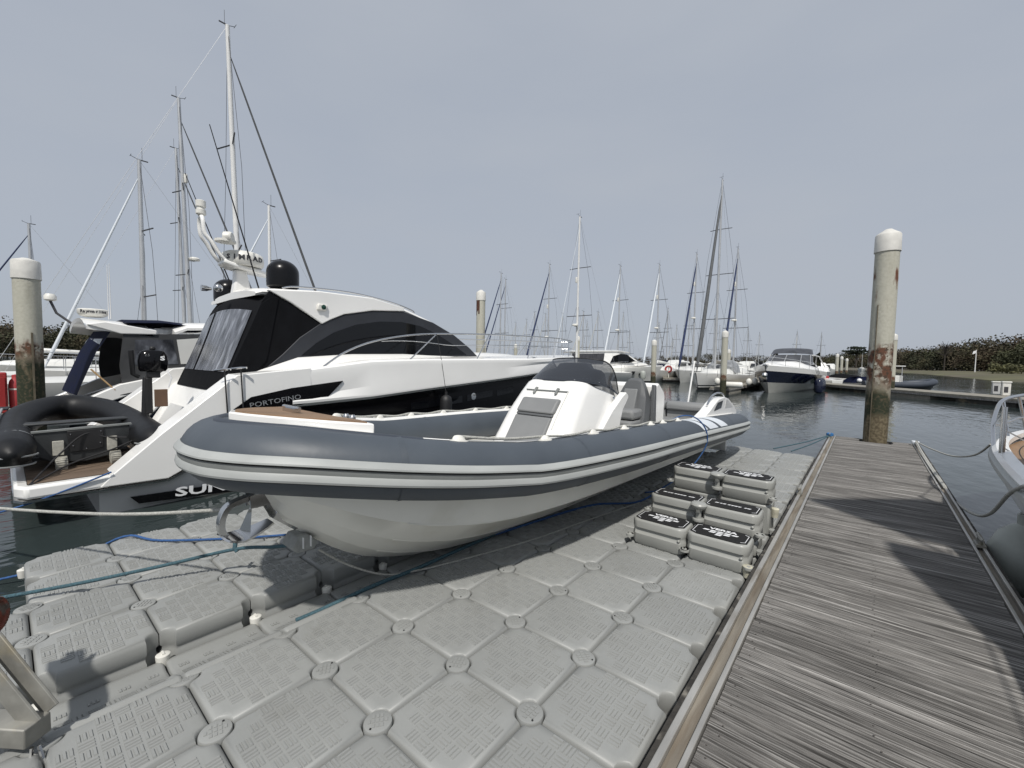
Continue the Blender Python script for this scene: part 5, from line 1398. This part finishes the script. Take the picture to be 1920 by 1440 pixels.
# across the basin
sail_at_mast('white sailing yacht with tall mast and grey furled sail, bow toward the water', -9.6, 37.4, 180, 11.8, J=4.7, mast=16.7, stay=grey_stay, stayr=.12, mr=.10, boot=navy, hullm=gel, hood=clearhood, boomc=mat('tan_sail_cover', (.17, .16, .14), .8), spreaders=3)
sail_at_mast('sailing yacht with navy furled sail just behind the tall-masted white yacht', -14.8, 48.8, 180, 11, mast=13.9, stay=blue_stay, stayr=.10, mr=.085, radar=.45)
sail_at_mast('sailing yacht with navy furled sail and radar right of the tall-masted yacht', -10.0, 45.4, 180, 10.5, mast=13.0, stay=blue_stay, stayr=.09, mr=.085, radar=.42, hullm=gel, boomc=gelo)
sail_at_mast('sailing yacht with white furled sail above the white cruiser cabin', -17.8, 46.0, 180, 11, J=3.6, mast=12.6, stay=whitefab, stayr=.085, mr=.08, radar=.40)
sail_at_mast('sailing yacht with white furled sail rising from the inflatable boat windscreen', -21.4, 44.0, 180, 11, J=3.6, mast=12.6, stay=whitefab, stayr=.085, mr=.08, radar=.38)
sail_at_mast('sailing yacht with tall mast and radar behind the yacht bow rail', -18.1, 29.8, 180, 11, J=3.4, mast=13.5, stay=whitefab, stayr=.02, mr=.095, radar=.30, boomc=mat('black_sail_cover', (.012, .013, .016), .8), mm=spray)
sail_at_mast('sailing yacht with dark blue furled sail right of the rust-patched pile', -28.8, 41.0, 180, 11, mast=13.2, stay=blue_stay, stayr=.09, mr=.085, radar=.3)
sail_at_mast('left of two far yachts with crossing blue stays beside the rust-patched pile', -34.4, 38.9, 180, 10.5, mast=12.5, stay=blue_stay, stayr=.08, mr=.085)
sail_at_mast('right of two far yachts with crossing blue stays beside the rust-patched pile', -36.8, 42.5, 180, 10.5, mast=12.6, stay=blue_stay, stayr=.07, mr=.085)
for lab, x, y, h, st_ in (('far yacht with a dark raked stay between the piles behind the white cruiser', -27.2, 74.9, 11.5, grey_stay),
                          ('small distant yacht, left one above the yacht bow rail', -53.9, 65.5, 9.5, rope_w), ('small distant yacht, second above the yacht bow rail', -49.2, 63.0, 9.7, rope_w),
                          ('small distant yacht behind the radar mast of the middle yacht', -40.7, 57.1, 9.7, rope_w),
                          ('distant yacht with short mast left of the white furled sail', -30.2, 55.4, 9.2, rope_w), ('distant yacht with short mast right of the black covered boom', -30.8, 52.3, 9.0, rope_w),
                          ('very distant yacht mast between the white cruiser and tall yacht', -33.5, 95.6, 7.5, rope_w), ('distant yacht mast right of the navy cruiser', -7.7, 110.6, 8.8, grey_stay),
                          ('distant yacht mast above the navy cruiser canopy', -11.0, 101.4, 8.6, rope_w), ('tiny yacht moored alone in the river left of the rusty pile', -1.8, 232.6, 7.6, rope_w)):
    sail_at_mast(lab, x, y, 180, 9, mast=h, stay=st_, stayr=.05, mr=.09, detail=0)
random.seed(21)
for i, (u, dep, h) in enumerate(((1000, 66, 9.5), (1052, 72, 10), (1098, 90, 10.5), (1165, 78, 11), (1178, 95, 9), (1232, 70, 8.5), (1265, 85, 9.5), (1288, 66, 11), (1335, 72, 10), (1345, 90, 10), (1398, 80, 9), (1420, 95, 9))):
    x, y = site(u, dep)
    sail_at_mast('bare-masted distant yacht, number %s from the left in the far row of masts' % ('one two three four five six seven eight nine ten eleven twelve'.split()[i]), x, y, random.choice((0, 180)), 9, mast=h, stayr=.03, mr=.08, detail=0)

def motorboat(label, x, y, hd, L_=10., B_=3.4, bands=None, S0=1.2, S1=1.7, cabin=None, name='motor_cruiser', cat='boat', rail=True, draft=.35, crown_=.18):
    r = thing(name, label, cat)
    pt, S, p = hullfn(L_, B_, S0, S1, L_*.11, 1.0, draft)
    hull_bands(r, pt, bands or [('hull', 0, 1, gelo)])
    deckcap(r, pt, S, L_, B_, gel, crown_=crown_)
    if rail:
        for sg in (1, -1):
            pts = [Vector(pt(t, 1, sg))*1.0+Vector((-sg*.12, 0, interp(t, [.4, .5, 1], [.05, .5, .6]))) for t in (.40, .48, .6, .72, .84, .93, .985)]
            one('tube', smoothpath(pts, 3), .018, 5).build('rail', steel, r, 60)
            for t in (.5, .62, .74, .86, .95):
                q = Vector(pt(t, 1, sg))+Vector((-sg*.12, 0, 0)); one('tube', [q, q+Vector((0, .08, .54))], .014, 5).build('stanchion', steel, r)
    return r, pt, S
# navy sport cruiser, bow toward us
nc, pt, S = motorboat('navy and white sport cruiser with smoked canopy, bow toward the camera', 0, 0, 0, 12.2, 4.1,
                      [('hull_bottom', 0, .47, mat('pale_grey_hull', (.40, .40, .37), .35, var=.06)), ('hull_side', .47, .83, navy), ('hull_top', .83, 1, gel)], 1.45, 1.95, draft=.30, crown_=.45)
b = MB(); b.loft([ring(w_, yy, z, h_) for w_, yy, z, h_ in ((1.75, -3.2, 1.5, .5), (1.75, -.6, 1.55, .62), (1.45, 1.4, 1.75, .52), (.9, 3.2, 1.9, .30), (.3, 4.4, 2.0, .1))]); b.build('coachroof', gel, nc, 40)
b = MB(); b.loft([[(1.62*math.cos(a), -1.0+1.9*math.sin(a), 2.05) for a in [math.pi*i/10 for i in range(11)]], [(1.42*math.cos(a), -1.9+1.6*math.sin(a), 2.78) for a in [math.pi*i/10 for i in range(11)]]], closed=False); b.build('windscreen', mat('smoked_glass', (.06, .062, .068), .08, var=.3, vs=1.5), nc, 40)
for a in (.35, .9, 1.57, 2.24, 2.79):
    one('tube', [(1.63*math.cos(a), -1.0+1.92*math.sin(a), 2.05), (1.43*math.cos(a), -1.9+1.62*math.sin(a), 2.80)], .025, 5).build('windscreen_post', alum, nc)
b = MB(); b.loft([[(w_*math.cos(a), yy+dy*math.sin(a), z+.10*math.sin(a)) for a in [math.pi*i/10 for i in range(11)]] for w_, yy, dy, z in ((1.45, -1.9, 1.6, 2.80), (1.35, -2.2, 1.2, 3.16), (1.30, -2.4, 1.0, 3.24), (1.2, -4.6, 0, 3.24))], closed=False); b.build('canopy', mat('smoked_canopy', (.045, .047, .055), .35, var=.4, vs=2), nc, 40)
for sg in (1, -1):
    one('tube', [(sg*1.45, -1.6, 2.78), (sg*1.62, -3.4, 2.7), (sg*1.85, -4.6, 1.9)], .05, 6).build('arch', gel, nc, 50)
    MB().prism([(-1.9, 2.05), (-2.0, 2.75), (-4.3, 3.1), (-5.2, 1.9)], sg*1.50, sg*1.54).build('canopy_side', glassd, nc)
MB().box(-.14, .14, 5.7, 6.25, 1.88, 2.0).build('bow_roller', steel, nc, 30, .02)
b = MB(); b.lathe([(.05, 0), (.16, .10), (.16, .28), (.05, .36)], (0, 6.0, 1.45), 10, (0, .5, -1)); b.build('anchor', steel, nc)
for t in (.62, .56):
    q = Vector(pt(t, .70, 1)); MB().box(q.x-.02, q.x+.02, q.y-.22, q.y+.22, q.z-.06, q.z+.06).build('porthole', glassd, nc, 30, .02)
place(nc, -4.9, 39.3, 180-4)
for i, dy in enumerate((0, 1.0, 2.1)):
    f_ = thing('fender', '%s navy fender on the side of the navy cruiser' % ('nearest', 'middle', 'furthest')[i], 'fender', (-2.62, 37.5+dy, .1), 'navy fenders')
    one('lathe', [(.06, 0), (.24, .06), (.29, .2), (.29, .75), (.22, .95), (.07, 1.05)], (-2.62+.0*dy, 37.5+dy, .0), 14).build('body', navy, f_, 50)
    one('tube', [(-2.64, 37.5+dy, 1.0), (-2.85, 37.5+dy, 1.7)], .012, 4).build('lanyard', rope_k, f_)
# white hardtop cruiser behind the console
wc, pt, S = motorboat('white hardtop cruiser with dark windows behind the inflatable boat console', 0, 0, 0, 10.5, 3.5, [('hull_bottom', 0, .30, anti), ('hull', .30, 1, gelo)], 1.35, 1.7)
b = MB(); b.loft([[(sg_*w_, yy, z) for sg_, z in ((-1, zb), (-.97, zt), (0, zt+.1), (.97, zt), (1, zb))] for w_, yy, zb, zt in ((1.35, -3.6, 1.3, 2.75), (1.40, -3.0, 1.35, 2.85), (1.40, .6, 1.5, 2.95), (1.25, 1.6, 1.6, 2.75), (1.0, 2.9, 1.7, 1.95), (.7, 3.6, 1.75, 1.85))]); b.build('cabin', gel, wc, 35)
b = MB(); b.loft([[(-1.5, yy, z), (0, yy, z+.12), (1.5, yy, z), (1.45, yy, z-.10), (0, yy, z), (-1.45, yy, z-.10)] for yy, z in ((-4.2, 2.92), (-2, 3.02), (.8, 3.06), (1.7, 2.92))]); b.build('hardtop', gel, wc, 35)
for sg in (1, -1):
    MB().prism([(-3.7, 1.75), (-3.6, 2.72), (-.6, 2.80), (-.7, 1.80)], sg*1.40, sg*1.425).build('side_window', mat('grey_curtained_glass', (.05, .05, .055), .12, var=.5, vs=5, stretch=(1, 3, .3)), wc)
    MB().prism([(-.1, 1.85), (.2, 2.55), (.9, 2.78), (1.5, 2.70), (2.3, 2.12), (1.6, 1.95)], sg*1.385, sg*1.42).build('side_window', glassd, wc)
    for t, k in ((.70, .72), (.66, .52), (.80, .70)):
        q = Vector(pt(t, k, sg)); MB().prism([(q.y-.30, q.z-.14), (q.y-.15, q.z+.16), (q.y+.30, q.z+.14), (q.y+.15, q.z-.16)], q.x-.06, q.x+.06).build('hull_window', glassd, wc)
place(wc, -19.3, 37.6, -52)
f_ = thing('fender', 'grey flat fender hanging at the bow of the white hardtop cruiser', 'fender', (-16.0, 38.4, .5))
one('lathe', [(.05, 0), (.22, .05), (.26, .2), (.26, .6), (.2, .75), (.05, .8)], (-16.0, 38.2, .45), 14).build('body', fend, f_, 50)
# small craft along the far pontoon
def covered(label, u, dep, hd, L_, B_, hm, cm, S0=.75, S1=.95):
    r, pt, S = motorboat(label, 0, 0, 0, L_, B_, [('hull', 0, .88, hm), ('gunwale', .88, 1, gel)], S0, S1, name='speedboat', rail=False, draft=.2, crown_=.05)
    if cm:
        b = MB(); b.loft([ring(w_, yy, S0*.92, h_) for w_, yy, h_ in ((B_*.42, -L_*.44, .15), (B_*.44, -L_*.25, .42), (B_*.44, 0, .55), (B_*.38, L_*.15, .45), (B_*.22, L_*.33, .12))]); b.build('cover', cm, r, 45)
    x, y = site(u, dep); return place(r, x, y, hd)
covered('white speedboat with a black cover on the far pontoon left of the rusty pile', 1577, 41, 95, 4.6, 1.9, gelo, canvas)
r_ = covered('small white tender with a red seat at the stern of the navy cruiser', 1534, 40, 60, 3.4, 1.6, gelo, None)
MB().box(-.45, .45, -.7, .2, .6, 1.05).build('red_seat', redp, r_, 30, .08)
x, y = site(1611, 39); t_ = thing('jet_ski', 'dark blue covered watercraft with a white round badge beside the speedboat', 'watercraft', (x, y, .2))
b = MB(); b.loft([[(x+dx-w_, y+dx*.8, .45), (x+dx-w_*.6, y+dx*.8-w_*.5, .45+h_), (x+dx+w_*.6, y+dx*.8+w_*.5, .45+h_), (x+dx+w_, y+dx*.8, .45)] for dx, w_, h_ in ((-.9, .3, .3), (-.4, .45, .55), (.3, .45, .6), (.8, .35, .35), (1.2, .1, .1))]); b.build('cover', canvasn, t_, 40, .05)
one('ball', (x+.0, y-.35, .68), .2, 12).build('round_badge', whitep, t_)
r_, pt, S = motorboat('dark grey workboat inflatable with a canopy frame beyond the rusty pile', 0, 0, 0, 4.8, 2.1, [('hull', 0, 1, hypg)], .35, .5, name='workboat', rail=False)
tb = smoothpath([(-.95, -2.4, .5), (-.95, 0, .5), (-.85, 1.1, .58), (-.45, 2.0, .72), (0, 2.25, .78), (.45, 2.0, .72), (.85, 1.1, .58), (.95, 0, .5), (.95, -2.4, .5)], 4)
one('tube', tb, .25, 10).build('tube', tubed, r_, 60)
MB().box(-.45, .45, -1.2, -.3, .4, 1.25).build('console', gelo, r_, 30, .05); MB().box(-.36, .36, -.31, -.28, .7, 1.15).build('console_window', glassd, r_)
for sx in (-.6, .6):
    for yy in (-1.7, -.5): one('tube', [(sx, yy, .4), (sx, yy, 2.0)], .03, 6).build('canopy_post', alum, r_)
MB().box(-.7, .7, -1.9, -.3, 2.0, 2.08).build('canopy_top', gelo, r_, 30, .02)
x, y = site(1692, 36.0); place(r_, x, y, -58)
r_, pt, S = motorboat('small white cabin boat beyond the navy cruiser, left of the three piles', 0, 0, 0, 6.5, 2.4, [('hull', 0, 1, gelo)], .9, 1.2)
b = MB(); b.loft([ring(w_, yy, .9, h_, 5) for w_, yy, h_ in ((.95, -1.4, 1.5), (1.0, -1.0, 1.6), (.95, .8, 1.5), (.7, 1.5, .6))]); b.build('cabin', gel, r_, 35)
for sg in (1, -1): MB().prism([(-1.1, 1.6), (-1.1, 2.1), (.8, 2.1), (.95, 1.6)], sg*.86, sg*.92).build('side_window', glassd, r_)
MB().box(-.7, .7, .92, 1.02, 1.55, 2.1).build('windscreen', glassd, r_)
x, y = site(1535, 60); place(r_, x, y, 205)
random.seed(31)
far = [(1245, 70, 'blue'), (1262, 60, 'plain'), (1280, 88, 'plain'), (1395, 62, 'plain'), (1050, 52, 'plain'), (985, 46, 'dark'), (1100, 60, 'blue'), (1415, 66, 'dark'), (1555, 95, 'plain')]
names = ['small motorboat with a blue cover behind the red lifebuoy', 'small white motorboat right of the red lifebuoy', 'small white motorboat left of the tall-masted yacht', 'small white motorboat right of the pontoon pile', 'white motorboat behind the inflatable boat windscreen', 'white motorboat with dark canopy above the yacht bow', 'motorboat with a blue cover beside the white cruiser roof', 'motorboat with dark canopy behind the navy cruiser', 'white motorboat moored beyond the covered speedboat']
for (u, dep, kd), lab in zip(far, names):
    r_, pt, S = motorboat(lab, 0, 0, 0, 8, 2.8, [('hull', 0, 1, gelo)], 1.0, 1.4, name='motorboat', rail=False)
    cm = {'blue': canvasn, 'dark': canvas, 'plain': gelo}[kd]
    b = MB(); b.loft([ring(w_, yy, 1.0, h_, 6) for w_, yy, h_ in ((1.1, -2.6, 1.0), (1.15, -1.6, 1.5), (1.1, .4, 1.4), (.8, 1.8, .5))]); b.build('canopy', cm, r_, 35)
    for sg in (1, -1): MB().prism([(-1.5, 1.65), (-1.5, 2.15), (.3, 2.15), (.7, 1.65)], sg*.98, sg*1.08).build('side_window', glassd, r_)
    x, y = site(u, dep); place(r_, x, y, random.choice((180, 170, 150)))
# pontoons
def pontoon(label, p, q, wd, top=.45, posts=()):
    p = Vector((*p, 0)); q = Vector((*q, 0)); d = (q-p).normalized(); s_ = Vector((-d.y, d.x, 0)); L_ = (q-p).length
    t = thing('pontoon', label, 'pontoon', tuple((p+q)/2))
    MB().bar(p+Vector((0, 0, top-.06)), q+Vector((0, 0, top-.06)), wd, .12).build('deck', concr, t, 30, .02)
    MB().bar(p+Vector((0, 0, top-.17)), q+Vector((0, 0, top-.17)), wd+.06, .10).build('waling', wood, t)
    n_ = max(1, int(L_/4.2))
    for i in range(n_):
        a = p+d*(L_*(i+.12)/n_); c = p+d*(L_*(i+.78)/n_)
        MB().bar(a+Vector((0, 0, .0)), c+Vector((0, 0, .0)), wd*.94, .46).build('float', darkfl if i % 2 else concr, t, 30, .03)
    return t
pontoon('long grey pontoon running behind the rusty pile to the right edge', (-4.0, 48.0), (13.0, 25.0), 2.2)
pontoon('short pontoon finger between the tall-masted yacht and the navy cruiser', (-7.5, 30.4), (-7.5, 46), 1.1)
pontoon('pontoon finger with the red lifebuoy beside the white cruiser', (-15.6, 44.6), (-22, 62), 1.6)
pontoon('far walkway pontoon behind the moored yachts', (-60, 62), (-3, 49), 2.4)
lb = thing('lifebuoy', 'red lifebuoy on the pontoon right of the white cruiser', 'lifebuoy', (-16.4, 45.9, .5))
ctr = Vector((-16.4, 45.9, 1.35)); ax = Vector((.36, -.93, 0)).normalized(); e1 = Vector((-ax.y, ax.x, 0))
one('tube', [ctr+e1*(.30*math.cos(a))+Vector((0, 0, .30*math.sin(a))) for a in [2*math.pi*k/20 for k in range(20)]], .10, 9, True).build('ring', redp, lb, 60)
one('tube', [(-16.4, 46.0, .45), (-16.4, 46.0, 1.6)], .05, 8).build('post', white_pl, lb)
for lab, u, dep, h in (('white service pedestal on the pontoon above the bow rail at right', 1887, 24.0, 1.0), ('grey service pedestal beside the white one on the right pontoon', 1868, 25.2, .95)):
    x, y = site(u, dep); t = thing('service_pedestal', lab, 'pedestal', (x, y, .45))
    MB().box(x-.16, x+.16, y-.16, y+.16, .45, .45+h*.72).build('body', white_pl if 'white service' in lab else hullgrey, t, 30, .03)
    MB().box(x-.19, x+.19, y-.19, y+.19, .45+h*.72, .45+h*.80).build('lid', white_pl, t, 30, .02)
    MB().box(x-.10, x+.06, y-.165, y-.16, .62, .95).build('socket_panel', darkp, t)
for (dx, z, wd) in ((0, .38, .5), (.55, .36, .35)):
    pass
fr = thing('fender', 'white cylinder fender lying on the pontoon finger beside the pile', 'fender', (-7.3, 30.5, .5))
one('lathe', [(.05, 0), (.17, .05), (.19, .15), (.19, 1.0), (.17, 1.1), (.05, 1.15)], (-7.2, 30.25, .64), 14, (1, .15, 0)).build('body', white_pl, fr, 50)
for i, (x, y) in enumerate(((-8.4, 33.6), (-6.6, 35.0), (-6.5, 36.6))):
    f_ = thing('fender', '%s round white fender by the pontoon finger' % ('left', 'middle', 'right')[i], 'fender', (x, y, .3), 'white fenders on the finger')
    one('ball', (x, y, .70), .20, 14, (1, 1, 1.3)).build('body', white_pl, f_)
    one('tube', [(x, y, 1.05), (x, y, 1.5)], .012, 4).build('lanyard', rope_k, f_)
x, y = site(1826, 150); fl_ = thing('flagpole', 'white flagpole with a drooping pale flag standing on the marsh', 'flagpole', (x, y, .8))
one('tube', [(x, y, .6), (x, y, 8.5)], [.16, .10], 8).build('pole', spray, fl_)
b = MB(); b.add([(x, y, 8.3), (x-.8, y-.6, 7.9), (x-1.0, y-.8, 6.9), (x-.1, y, 7.3)], [(0, 1, 2, 3)]); b.build('flag', whitep, fl_, 0)

# ================================================================== BOAT AT THE RIGHT EDGE
rb = thing('moored_boat', 'white boat with teak foredeck and steel bow rail at the right edge', 'boat', (2.45, 4, 0))
RX = 2.45
RP = smoothpath([(a_, b_, 0) for a_, b_ in zip([-5, 1, 3, 5, 6.2, 7.0, 7.7, 8.3, 8.9, 9.35, 9.6], [1.53, 1.53, 1.53, 1.505, 1.44, 1.34, 1.16, .93, .62, .30, .03])], 4)
RY = [p_.x for p_ in RP]; RW = [p_.y for p_ in RP]
def rz_(y): return interp(y, [-5, 5, 9.6], [1.0, 1.07, 1.17])
for sg in (1, -1):
    b = MB(); b.loft([[(RX+sg*(h-.11), y, rz_(y)-.02), (RX+sg*(h-.11), y, rz_(y)+.035), (RX+sg*(h-.02), y, rz_(y)+.03), (RX+sg*(h+.01), y, rz_(y)), (RX+sg*h, y, rz_(y)-.03)] for y, h in zip(RY, RW)]); b.build('toe_rail', gel, rb, 35)
    b = MB(); b.loft([[(RX+sg*(h-.005), y, rz_(y)-.025), (RX+sg*(h+.030), y, rz_(y)-.045), (RX+sg*(h+.032), y, rz_(y)-.085), (RX+sg*(h-.01), y, rz_(y)-.10)] for y, h in zip(RY, RW)]); b.build('rubbing_strake', strk, rb, 35)
    b = MB(); b.loft([[(RX+sg*h, y, rz_(y)-.09), (RX+sg*(h*.95-.03), y, rz_(y)-.35), (RX+sg*max(0, h*.80-.06-.10*max(0, y-5)), y-.15*max(0, y-6), .35), (RX+sg*max(0, h*.74-.10-.14*max(0, y-5)), y-.25*max(0, y-6), 0), (RX, y-.35*max(0, y-6), -.4)] for y, h in zip(RY, RW)], closed=False); b.build('hull', gel, rb, 40)
b = MB(); b.add([(RX+sg*max(0, interp(y, RY, RW)-.09), y, 1.066) for sg, yy_ in ((1, RY[1:]), (-1, list(reversed(RY[1:])))) for y in yy_], [tuple(range(2*len(RY[1:])))]); b.build('deck', teak, rb, 0)
for k_ in range(12):
    off = .19+.11*k_
    for sg in (1, -1):
        pts = [(RX+sg*(interp(y, RY, RW)-off), y, 1.0665) for y in RY if interp(y, RY, RW)-off > .02 and y > 1]
        if len(pts) > 3: one('tube', pts, .005, 4).build('deck_seam', caulk, rb)
for sg in (1, -1):
    rp = smoothpath([(RX-sg*1.36, 6.85, 1.10), (RX-sg*1.33, 7.15, 1.30), (RX-sg*1.27, 7.42, 1.46), (RX-sg*1.17, 7.75, 1.57), (RX-sg*.95, 8.3, 1.61), (RX-sg*.62, 8.95, 1.64), (RX-sg*.25, 9.45, 1.66), (RX, 9.6, 1.66)], 5)
    one('tube', rp, .020, 9).build('bow_rail', steel, rb, 60)
    one('tube', [(RX-sg*1.32, 7.18, 1.32), (RX-sg*1.22, 7.45, 1.30), (RX-sg*.98, 8.1, 1.34), (RX-sg*.5, 9.0, 1.38)], .011, 7).build('middle_rail', steel, rb, 60)
    for y0, y1 in ((7.6, 7.75), (8.35, 8.3), (9.1, 8.95)):
        w_ = interp(y0, RY, RW)-.06; q = min(rp, key=lambda p_: abs(p_.y-y1))
        one('tube', [(RX-sg*w_, y0, 1.12), q], .017, 8).build('stanchion', steel, rb, 60)
    one('tube', [(RX-sg*1.40, 6.25, 1.08), (RX-sg*1.40, 6.27, 1.58)], .022, 9).build('stanchion', steel, rb, 60)
    one('tube', [(RX-sg*1.40, 6.27, 1.55), (RX-sg*1.33, 7.15, 1.31)], .006, 5).build('guard_wire', steel, rb)
    one('tube', [(RX-sg*1.40, 6.27, 1.36), (RX-sg*1.45, 4.0, 1.36), (RX-sg*1.46, 1.0, 1.36)], .006, 5).build('guard_wire', steel, rb)
    b = MB(); b.box(RX-sg*1.33-.02, RX-sg*1.33+.02, 6.45, 6.6, 1.08, 1.11); b.tube([(RX-sg*1.33, 6.40, 1.13), (RX-sg*1.33, 6.66, 1.13)], .012, 6); b.build('deck_cleat', steel, rb)
# unseen superstructure further aft, added and sloped to cast the jetty shadow
MB().prism([(2.3, 1.05), (3.25, 2.78), (3.55, 2.84), (4.1, 1.1)], RX-1.22, RX+1.22).build('shadow_house', gel, rb, 30, .03)
MB().prism([(2.45, 1.45), (3.2, 2.65), (3.5, 2.70), (3.95, 1.45)], RX-1.23, RX+1.23).build('shadow_house_window', glassd, rb)
MB().prism([(1.02, 3.88), (2.05, 4.82), (3.1, 4.7), (3.9, 3.8), (3.2, 2.9), (1.9, 3.2)], 3.84, 3.90, 'xy').build('shadow_canopy', canvasn, rb, 30, .02)  # invented canopy out of view; outline chosen for its pointed shadow on the jetty
for px, py in ((1.5, 3.7), (3.4, 3.7), (2.1, 4.4), (2.8, 4.4)): one('tube', [(px, py, 1.05 if py > 4 else 1.05), (px, py, 3.86)], .02, 6).build('canopy_post', steel, rb)  # posts under the added canopy, also out of view
fd = thing('fender', 'large pale ball fender between the jetty and the right-hand boat', 'fender', (1.06, 5.55, .1))
one('lathe', [(.03, .0), (.12, .03), (.19, .12), (.215, .25), (.205, .40), (.15, .53), (.08, .60), (.045, .62), (.045, .70), (.03, .70)], (1.085, 5.5, .02), 26).build('body', fend, fd, 60)
b = MB(); b.tube([(1.085, 5.5, .68), (1.085, 5.5, .82), (1.05, 5.5, 1.06)], .016, 7); b.build('lanyard', rope_k, fd)
one('tube', [(1.085+.03*math.cos(a), 5.5, .72+.03*math.sin(a)) for a in [2*math.pi*k/10 for k in range(10)]], .009, 6, True).build('eye', strk, fd)
# mooring lines of the right-hand boat and at the jetty end
rope('mooring_line', 'thin pale rope from the far jetty corner to the right boat bow', [(.80, 11.45, .50), (.95, 10.6, .50), (1.10, 9.6, .56), (1.17, 8.4, .78), (1.20, 7.7, 1.03)], .012, rope_w)
rope('mooring_line', 'pale rope sagging from the jetty edge to the right boat side', [(.80, 11.4, .50), (.815, 9.6, .445), (.83, 8.0, .44), (.86, 7.1, .40), (.90, 6.3, .47), (.90, 5.6, .66), (.91, 5.0, 1.0), (.97, 4.6, 1.14), (1.2, 4.2, 1.12)], .014, rope_w)
rope('mooring_line', 'second pale rope lying along the right edge of the jetty', [(.79, 11.4, .49), (.795, 10.0, .447), (.80, 8.6, .445), (.82, 7.6, .44)], .012, rope_w)
cb = MB(); cb.tube([(.79+.05*math.cos(a), 11.45+.06*math.sin(a), ZJ+.05+.006*k) for k in range(5) for a in [2*math.pi*j/10 for j in range(10)]], .014, 6)
tag(cb.build('rope_coil', whitefab, None, 60), 'white rope turns made fast at the far right jetty corner', 'rope')
cb = MB(); cb.tube([(-.55+.05*math.cos(a), 11.35+.07*math.sin(a), ZJ+.05+.006*k) for k in range(6) for a in [2*math.pi*j/10 for j in range(10)]], .016, 6)
tag(cb.build('rope_coil', mat('bright_blue_rope', (.03, .14, .34), .8, var=.3, vs=60), None, 60), 'blue rope turns made fast at the far left jetty corner', 'rope')
rope('mooring_line', 'teal rope from the far left jetty corner to the end of the dock', [(-.56, 11.3, .47), (-.9, 10.6, .38), (-1.35, 9.75, .30)], .011, rope_t)
rope('mooring_line', 'second teal rope beside it from the jetty corner to the dock', [(-.56, 11.25, .46), (-.8, 10.5, .36), (-1.05, 9.7, .30)], .011, rope_t)
rope('mooring_line', 'long pale rope stretched low over the water at left toward the anchor', [(-3.02, .86, 1.0), (-4.2, .42, .80), (-6.0, -.35, .66), (-8.2, -1.3, .62)], .012, rope_w)
rope('mooring_line', 'blue rope from the yacht quarter sloping down to the left', [(-6.87, .80, .55), (-6.9, .4, .40), (-6.95, 0, .28), (-7.0, -.5, .2)], .010, rope_b)
rope('mooring_line', 'dark rope across the stern of the navy-canopied cruiser', [(-12.95, 2.0, 1.1), (-13.0, 1.3, .95), (-12.9, .6, .85)], .012, rope_k)

# ================================================================== STEEL WINCH FRAME (BOTTOM LEFT)
wf = thing('winch_frame', 'galvanised steel winch frame at the bottom left of the dock', 'winch', (-2.9, -.1, ZD))
d_ = Vector((-.80, -.60, 0)); s_ = Vector((.60, -.80, 0))
A = Vector((-2.60, .05, .37))
MB().bar(A+Vector((0, 0, 0)), A+d_*.9, .10, .085).build('base_beam', galv, wf, 30, .006)
MB().bar(A+d_*.02+Vector((0, 0, .02)), A+d_*.50+Vector((0, 0, .60)), .012, .09, (0, 0, 1)).build('strut_web', galv, wf, 30, .003)
b = MB(); q = Vector((0, 0, .05)); b.bar(A+d_*.0-s_*.05+q, A+d_*.48-s_*.05+q+Vector((0, 0, .58)), .012, .085, (0, 0, 1)); b.build('strut_flange', galv, wf, 30, .003)
one('tube', [A+Vector((.02, -.02, -.05)), A+Vector((.02, -.03, -.20))], .007, 6).build('shackle_leg', steel, wf)
one('tube', [A+Vector((.03, .0, -.05)), A+Vector((.10, .03, -.20))], .007, 6).build('shackle_leg', steel, wf)
gc = Vector((-2.93, -.06, .78)); ax = Vector((.55, .80, .1)).normalized()
b = MB(); b.lathe([(.06, -.01), (.075, -.008), (.075, .008), (.06, .01), (.055, .004), (.018, .004), (.018, .012), (0, .012)], gc, 40, ax)
e1 = ax.cross(Vector((0, 0, 1))).normalized(); e2 = ax.cross(e1)
for k in range(40):
    a = 2*math.pi*k/40; c = gc+(e1*math.cos(a)+e2*math.sin(a))*.077; t_ = (-e1*math.sin(a)+e2*math.cos(a))
    b.add([c+t_*.004+ax*.008, c-t_*.004+ax*.008, c-t_*.004-ax*.008, c+t_*.004-ax*.008, c+(e1*math.cos(a)+e2*math.sin(a))*.008], [(0, 1, 4), (1, 2, 4), (2, 3, 4), (3, 0, 4)])
b.build('winch_gear', gearr, wf, 30)
